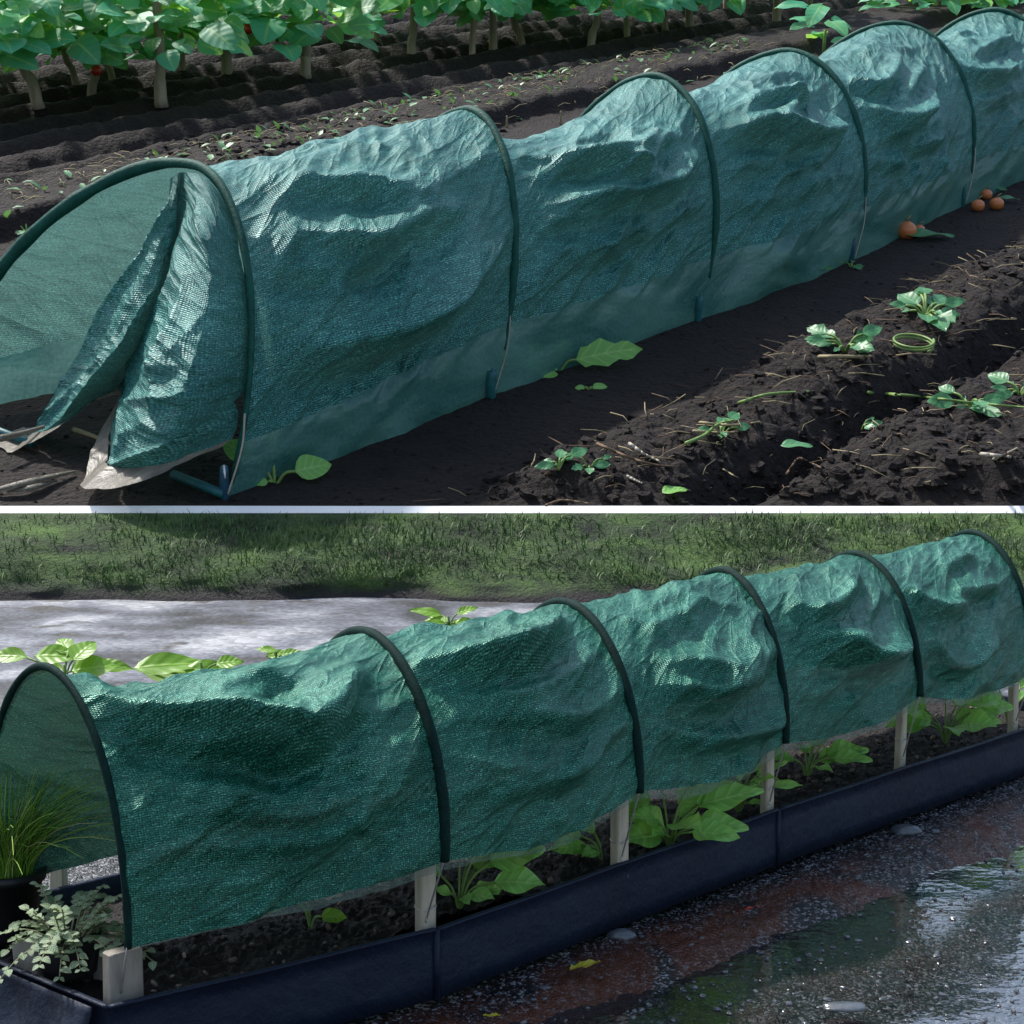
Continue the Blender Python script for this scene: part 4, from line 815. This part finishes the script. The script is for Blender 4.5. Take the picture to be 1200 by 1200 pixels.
for k in range(3):
    p0 = marks[k] + pa * (.003 if k else 0); p1 = marks[k + 1] - pa * .003
    o = panel(p0, p1, .006, ZR, pn, 60 + k).build('front_panel', M['navy'], pl)
    if k:
        mb = MB(); c = marks[k] - np.array([B0[0], B0[1], 0]); tube(mb, [c + (0, 0, .004), c + (0, 0, ZR - .002)], .0055, 8); mb.build('joint', M['navy'], pl)
nL = hoop_local(BPHI, .215, .286, .565, 1.028, 0, 0, 1, 3)[2] * 0
e0 = f0.copy(); dirL = -(np.array([math.cos(BPHI - .05), -math.sin(BPHI - .05), 0])); e1 = e0 + dirL * bk
panel(e1, e0, .006, ZR, -pa, 71).build('end_panel', M['navy'], pl)
g0 = e1; g1 = f1 + dirL * bk; panel(g0, g1, .006, ZR, -pn, 73).build('back_panel', M['navy'], pl); panel(f1, g1, .006, ZR, pa, 74).build('end_panel', M['navy'], pl)
# loose flap of plastic sheeting hanging out of the left end
nn = 40; V = []; 
for i in range(nn):
    s_ = i / (nn - 1); A = e0 + dirL * (.02 + s_ * .5)
    for j in range(12):
        h_ = j / 11; off = .012 + .05 * h_ ** 1.6 + .018 * math.sin(s_ * 13 + 2 * h_) * h_ + .010 * math.sin(s_ * 29) * h_
        V.append((A[0] - pa[0] * off - B0[0], A[1] - pa[1] * off - B0[1], ZR - .004 - (ZR - .012) * h_ + .006 * math.sin(s_ * 9) * h_))
mb = MB(); mb.add(V, [(i * 12 + j, i * 12 + j + 1, (i + 1) * 12 + j + 1, (i + 1) * 12 + j) for i in range(nn - 1) for j in range(11)]); o = mb.build('liner_flap', M['navy'], pl)
sm = o.modifiers.new('solid', 'SOLIDIFY'); sm.thickness = .002
# soil inside
Lp = np.linalg.norm(f1 - f0); S1, S2 = np.meshgrid(np.linspace(.006, Lp - .006, 700), np.linspace(.008, bk - .008, 130), indexing='ij')
XX = f0[0] + pa[0] * S1 + dirL[0] * S2; YY = f0[1] + pa[1] * S1 + dirL[1] * S2
ZS = .088 + .030 * fbm(XX / .12, YY / .12, 81, 4) + .014 * fbm(XX / .025, YY / .025, 83, 3) + .008 * (ridged(XX / .012, YY / .012, 85) - .5); ZS = np.minimum(ZS, ZR - .008)
grid_mesh('bed_soil', np.stack([XX - B0[0], YY - B0[1], ZS], -1), np.stack([XX, YY], -1), M['bedsoil'], pl)
mb = MB()
for k in range(240):
    s1 = random.uniform(.02, Lp - .02); s2 = random.uniform(.015, .30); p = f0 + pa * s1 + dirL * s2; r_ = random.choice([.0022, .003, .004, .0055])
    z = .088 + .030 * fbm(np.array([p[0] / .12]), np.array([p[1] / .12]), 81, 4)[0] + .004
    R3 = Euler((random.random() * 6, random.random() * 6, 0)).to_matrix(); V = []
    for th in (0, .7, 1.57, 2.4, 3.1416):
        for a in np.linspace(0, 6.283, 7)[:-1]: V.append(tuple(np.array(R3 @ Vector((r_ * math.sin(th) * math.cos(a) * 1.5, r_ * math.sin(th) * math.sin(a), r_ * .7 * math.cos(th)))) + (p[0] - B0[0], p[1] - B0[1], z)))
    mb.add(V, [(i * 6 + j, i * 6 + (j + 1) % 6, i * 6 + 6 + (j + 1) % 6, i * 6 + 6 + j) for i in range(4) for j in range(6)])
M['pebble'] = mat_leaf('pebbles', (.05, .038, .03), (.13, .09, .065), (.36, .30, .23), .6, .0)
o = mb.build('pebbles', M['pebble'], pl); o['kind'] = 'stuff'

# plants in the bed and beyond the net
def bed_plant(u, v, z, lvs, lab, m='leaf_bright', cat='plant', name='bed_plant'):
    c = ground(u, v, z); r = thing(name, c, lab, cat)
    more = [(az + random.uniform(-50, 50), el * random.uniform(.6, 1.3), sk * random.uniform(.4, 1.05), ln * random.uniform(.55, .9), wr, dr, sh) for az, el, sk, ln, wr, dr, sh in lvs for _ in range(1 if m == 'leaf_bright' else 0)]
    for az, el, sk, ln, wr, dr, sh in lvs + more:
        d = dirto(R(az), el); tip = d * sk + np.array([0, 0, .35 * sk]); mb = MB(); tube(mb, curve([(0, 0, -.012), d * sk * .35 + (0, 0, .35 * sk), tip], 8), .0022, 6); mb.build('stalk', M['stalk'], r)
        mb = MB(); leaf(mb, tip, d * (1, 1, .35), (0, -.8, 1), ln * .98, ln * wr * 1.08, sh, .30, dr, 0, 16, 8, .05); mb.build('leaf', M[m], r)
    return r
def mk(n, sk, ln, wr, lo=-75, hi=75, both=True):
    out = []
    for k in range(n):
        az = random.uniform(lo, hi) + (180 if both and k % 2 else 0); out.append((az, random.uniform(.35, .95), sk * random.uniform(.6, 1.25), ln * random.uniform(.75, 1.15), wr * random.uniform(.85, 1.15), random.uniform(.25, .5), 'ovate'))
    return out
bed_plant(538, 1062, .094, [(8, .75, .07, .105, .62, .3, 'ovate'), (-12, .35, .065, .09, .55, .35, 'ovate'), (38, 1.0, .075, .09, .6, .3, 'ovate'), (160, .8, .045, .045, .5, .3, 'ovate'), (60, .9, .085, .08, .6, .3, 'ovate'), (-40, .5, .03, .05, .6, .4, 'ovate')], 'young plant with glossy leaves right of the second hoop post')
bed_plant(364, 1082, .10, [(175, .75, .035, .085, .85, .4, 'ovate'), (-15, .3, .02, .045, .6, .3, 'ovate'), (120, .9, .05, .08, .8, .4, 'ovate')], 'lime leaf hanging out below the first bay of net', 'leaf_lime')
bed_plant(706, 1004, .094, [(185, .55, .045, .085, .5, .35, 'ovate'), (205, .25, .045, .07, .5, .35, 'ovate'), (150, .9, .05, .07, .5, .3, 'ovate'), (235, .4, .02, .05, .5, .3, 'ovate')], 'small leafy plant left of the third hoop post')
bed_plant(784, 992, .094, [(2, .75, .075, .135, .42, .25, 'ovate'), (165, .95, .065, .10, .55, .3, 'ovate'), (-70, .75, .05, .085, .7, .4, 'ovate'), (215, .5, .03, .085, .7, .5, 'ovate'), (20, 1.1, .095, .11, .55, .3, 'ovate'), (110, 1.1, .085, .10, .6, .3, 'ovate'), (-15, .45, .05, .11, .5, .3, 'ovate'), (190, .75, .055, .085, .6, .4, 'ovate'), (40, .9, .09, .12, .4, .25, 'ovate')], 'largest glossy leafy plant right of the third hoop post')
bed_plant(866, 950, .094, [(a_, e_, .06, .085, .28, .3, 'lance') for a_, e_ in ((20, .9), (160, .7), (80, 1.2), (195, .4), (-25, .6), (5, 1.2), (140, 1.1), (-60, .9), (215, .8))], 'narrow leaved plant left of the fourth hoop post')
bed_plant(946, 908, .094, [(185, .5, .05, .09, .5, .3, 'ovate'), (10, .5, .05, .11, .45, .3, 'ovate'), (60, .9, .05, .08, .5, .3, 'ovate'), (-20, .35, .06, .09, .4, .3, 'ovate'), (25, .6, .11, .08, .5, .3, 'ovate')], 'trailing leafy plant right of the fourth hoop post')
bed_plant(1108, 868, .094, [(175, .8, .07, .12, .75, .4, 'ovate'), (20, .8, .08, .12, .7, .4, 'ovate'), (-40, .6, .05, .09, .7, .4, 'ovate'), (80, 1.1, .09, .12, .7, .3, 'ovate'), (190, .4, .06, .10, .7, .5, 'ovate'), (5, .5, .09, .10, .6, .4, 'ovate')], 'round leaved plant right of the fifth hoop post')
bed_plant(1182, 846, .094, [(5, .7, .08, .11, .6, .3, 'ovate'), (150, .9, .08, .10, .6, .3, 'ovate'), (40, 1., .1, .10, .6, .3, 'ovate')], 'pale leafy plant at the right end of the planter')
def tall_plant(u, v, dist, lvs, lab, m='leaf_lime'):
    """plant rooted behind the tunnel; its top shows above the net at pixel (u,v) and distance dist"""
    d = ray(u, v); top = CAM + d * dist; r = thing('tall_plant', (top[0], top[1], 0.0), lab, 'plant'); mb = MB(); h_ = top[2]
    tube(mb, curve([(0, 0, -.01), (.02, .01, h_ * .5), (0, 0, h_)], 14), np.linspace(.007, .0035, 14), 7); mb.build('stem', M['stalk'], r)
    for dx, dz, az, el, ln, wr in lvs:
        base = np.array([dx * dist / F, random.uniform(-.04, .04), h_ + dz * dist / F]); mb = MB(); tube(mb, curve([(0, 0, h_ - .05), base * .5 + np.array([0, 0, h_ - .05]) * .5 + (0, 0, .012), base], 8), .0025, 6); mb.build('stalk', M['stalk'], r)
        mb = MB(); leaf(mb, base, dirto(R(az), el), (0, -.75, 1), ln, ln * wr, 'ovate', .2, .25, 0, 12, 6, .02); mb.build('leaf', M[m], r)
tall_plant(75, 779, 4.1, [(-48, 6, 178, .1, .10, .5), (-38, 8, 0, .05, .12, .5), (10, -6, 20, .15, .12, .6), (-5, -10, 170, .0, .10, .5), (14, 8, 60, .5, .09, .7), (25, -4, 0, .0, .11, .4), (0, 10, 120, .5, .08, .6), (5, -16, -10, -.1, .10, .5)], 'green leaves rising behind the first hoop of the lower tunnel')
tall_plant(235, 776, 4.2, [(-78, -6, 10, .12, .20, .34), (-70, -14, 6, .03, .24, .36), (-20, -8, 0, -.05, .16, .4), (20, 0, 8, .15, .07, .6), (10, -8, -10, -.1, .1, .4)], 'broad flat green leaves behind the middle of the first lower bay')
tall_plant(322, 764, 4.4, [(-10, -4, 10, .1, .08, .4), (8, -3, 0, .2, .06, .5), (4, 2, 170, .2, .06, .4)], 'small leaf cluster behind the right half of the first lower bay')
tall_plant(525, 722, 5.0, [(-8, 0, 178, .25, .10, .35), (10, 2, 15, .35, .07, .45), (0, -6, 160, .1, .08, .5), (8, -6, 5, .0, .09, .4), (2, -9, -20, -.1, .08, .5), (-3, -8, 200, .1, .07, .5)], 'lime sprig rising behind the second bay of the lower tunnel')

ms = MB()
for k in range(900):
    u_, v_ = random.uniform(560, 1230), random.uniform(960, 1230); c = ground(u_, v_, 0); q_ = (c[0] - BF[0][0]) * nr_[0] + (c[1] - BF[0][1]) * nr_[1]
    if q_ < .06: continue
    r_ = random.choice([.0015, .002, .003, .004, .006]); V = ICO * (r_, r_ * random.uniform(.5, 1), r_ * .45) * (1 + RNG.uniform(-.3, .3, (len(ICO), 1))); a_ = random.random() * 6; V = np.stack([V[:, 0] * math.cos(a_) - V[:, 1] * math.sin(a_), V[:, 0] * math.sin(a_) + V[:, 1] * math.cos(a_), V[:, 2]], 1)
    ms.add(V + (c[0], c[1], -.0150 if q_ > QS else -.004), ICF)
tag(ms.build('grit', M['stone'], None, False), 'small dark grit and chips strewn over the wet ground and puddle', 'grit', kind='stuff')
# ---- pots and wood at the open left end
def pot(u, v, z, rt, rb, h, name, lab, cat, rim=True, bag=False):
    c = ground(u, v, z); r = thing(name, c, lab, cat); mb = MB(); V = []; n_ = 28
    prof = [(0, .0), (rb * .96, 0), (rb, .004), (rb + (rt - rb) * .85, h * .85), (rb + (rt - rb) * .86 + (.005 if rim else 0), h * .86), (rt + (.005 if rim else 0), h), (rt - .004, h), (rt - .008, h * .86)]
    for k, (rr, zz_) in enumerate(prof):
        for a in np.linspace(0, 2 * math.pi, n_, endpoint=False):
            q = 1 + (.09 * math.sin(3 * a + zz_ * 40) + .05 * math.sin(7 * a + zz_ * 90) if bag and k > 0 else 0); V.append((rr * q * math.cos(a), rr * q * math.sin(a), zz_ * (1 + (.06 * math.sin(5 * a) if bag else 0))))
    mb.add(V, [(i * n_ + k, i * n_ + (k + 1) % n_, (i + 1) * n_ + (k + 1) % n_, (i + 1) * n_ + k) for i in range(len(prof) - 1) for k in range(n_)]); mb.build('container', M['black'], r)
    mb = MB(); V = [(0, 0, h * .9)]; 
    for q in (.5, 1):
        for a in np.linspace(0, 2 * math.pi, n_, endpoint=False): V.append(((rt - .007) * q * math.cos(a), (rt - .007) * q * math.sin(a), h * .88 + .004 * random.random()))
    mb.add(V, [(0, 1 + k, 1 + (k + 1) % n_) for k in range(n_)] + [(1 + k, 1 + n_ + k, 1 + n_ + (k + 1) % n_, 1 + (k + 1) % n_) for k in range(n_)]); mb.build('potting_soil', M['bedsoil'], r)
    return r
gp_ = pot(10, 1098, .10, .056, .042, .108, 'grass_pot', 'black pot of long fine green grass inside the tunnel mouth', 'potted plant')
mb = MB()
for k in range(760):
    a = random.uniform(0, 6.283); rr = .04 * math.sqrt(random.random()); b0 = np.array([rr * math.cos(a), rr * math.sin(a), .094]); az = a + random.uniform(-.8, .8); ln = random.uniform(.11, .215); sp = random.uniform(.05, .75) if random.random() < .85 else random.uniform(.8, 1.3)
    P = [b0 + np.array([math.cos(az) * sp * ln * s_ ** 1.7, math.sin(az) * sp * ln * s_ ** 1.7, ln * (s_ - .42 * sp * s_ ** 2.4)]) for s_ in np.linspace(0, 1, 7)]
    tube(mb, P, np.linspace(.0011, .0004, 7), 4, False)
t = NT('grass_blades'); rnd = t.n('NewGeometry').outputs['Random Per Island']; M['grass'] = t.out(bsdf(t, Base__Color=t.ramp(rnd, [(0, (.08, .22, .02)), (.6, (.19, .40, .04)), (.9, (.36, .52, .10)), (1, (.46, .44, .20))]), Roughness=.5))
mb.build('grass', M['grass'], gp_)
hb_ = pot(80, 1140, .104, .048, .04, .062, 'herb_pot', 'soft black pot of trailing grey green herb at the planter corner', 'potted plant', False, True)
mb = MB(); ml = MB()
for k in range(44):
    a = random.uniform(0, 6.283); el = random.uniform(.1, 1.2); ln = random.uniform(.06, .125); d = dirto(a, el); n_ = 9
    P = [np.array([.022 * math.cos(a), .022 * math.sin(a), .052]) + d * ln * s_ * (1, 1, 1) - np.array([0, 0, .055 * (ln / .1) * s_ ** 2.2 * (1.2 - el * .55)]) for s_ in np.linspace(0, 1, n_)]
    tube(mb, P, np.linspace(.0014, .0008, n_), 5)
    for j in range(2, n_):
        for sg in (-1, 1):
            if random.random() < .22: continue
            T = P[j] - P[j - 1]; sd_ = np.cross(T, [0, 0, 1]); sd_ /= np.linalg.norm(sd_) + 1e-9; l_ = random.uniform(.009, .019)
            leaf(ml, P[j], sd_ * sg + T / np.linalg.norm(T) * .5 + (0, 0, random.uniform(-.3, .4)), (0, -.4, 1), l_, l_ * .72, 'ovate', .2, .3, 0, 5, 4)
mb.build('stems', mat_plain('herb_stem', (.16, .17, .08), (.30, .28, .16), 40, .6), hb_); ml.build('foliage', M['leaf_herb'], hb_)
def block(name, u, v, z, size, rot, lab, m='wood_dark'):
    c = ground(u, v, z); r = thing(name, c, lab, 'wooden block'); mb = MB(); box(mb, (0, 0, 0), *size, Euler(rot), .001); mb.build('block', M[m], r, smooth=False)
block('wooden_block', 34, 1128, .105, (.042, .02, .066), (R(-12), R(-14), -.3), 'pale wooden block leaning left of the herb pot')
block('wooden_block', 8, 1082, .115, (.05, .02, .03), (R(-30), R(10), -.5), 'pale wooden offcut at the left edge under the herb leaves')
block('wooden_stake', 69, 1016, .15, (.026, .018, .11), (0, 0, -.3), 'short wooden stake behind the herb between pot and net', 'wood')
block('wooden_block', 124, 1128, .118, (.036, .012, .05), (R(-6), 0, -.4), 'grey wooden board between herb pot and corner post')

# stones, fallen leaf and litter on the wet gravel
def stone(u, v, sx, sy, sz, lab, seed):
    c = ground(u, v, -.004); r = thing('stone', c, lab, 'stone'); V = []; n_, m2 = 18, 28; mb = MB()
    for i in range(n_ + 1):
        th = math.pi * i / n_
        for k in range(m2):
            a = 2 * math.pi * k / m2; d = np.array([math.sin(th) * math.cos(a), math.sin(th) * math.sin(a), math.cos(th)]); q = 1 + .35 * fbm(np.array([d[0] * 1.4 + seed]), np.array([d[1] * 1.4 + d[2]]), seed, 3)[0]; V.append((d[0] * sx * q, d[1] * sy * q, max(d[2], -.4) * sz * q))
    mb.add(V, [(i * m2 + k, i * m2 + (k + 1) % m2, (i + 1) * m2 + (k + 1) % m2, (i + 1) * m2 + k) for i in range(n_) for k in range(m2)]); mb.build('body', M['stone'], r)
stone(728, 1097, .026, .016, .013, 'smooth grey stone at the planter foot near the second joint', 3); stone(1062, 974, .034, .020, .016, 'larger grey stone at the planter foot on the right', 5); stone(1096, 975, .010, .007, .007, 'small dark stone beside the larger grey one', 8)
stone(990, 1180, .034, .018, .007, 'flat wet stone lying in the puddle', 11)
def litter(u, v, L, W, az, m, lab, name='fallen_leaf'):
    c = ground(u, v, .006); r = thing(name, c, lab, 'leaf'); mb = MB(); leaf(mb, (0, 0, 0), dirto(R(az), .08), (0, 0, 1), L, W, 'lobed', .35, -.25, 0, 10, 6, .05); mb.build('blade', M[m], r)
litter(668, 1136, .048, .026, 10, 'yleaf', 'yellow leaf on the wet gravel below the planter'); litter(566, 1190, .03, .012, -30, 'yleaf', 'small orange yellow leaf at the bottom edge')
litter(870, 1066, .03, .006, 5, 'red', 'thin red leaf scrap on the rusty gravel')
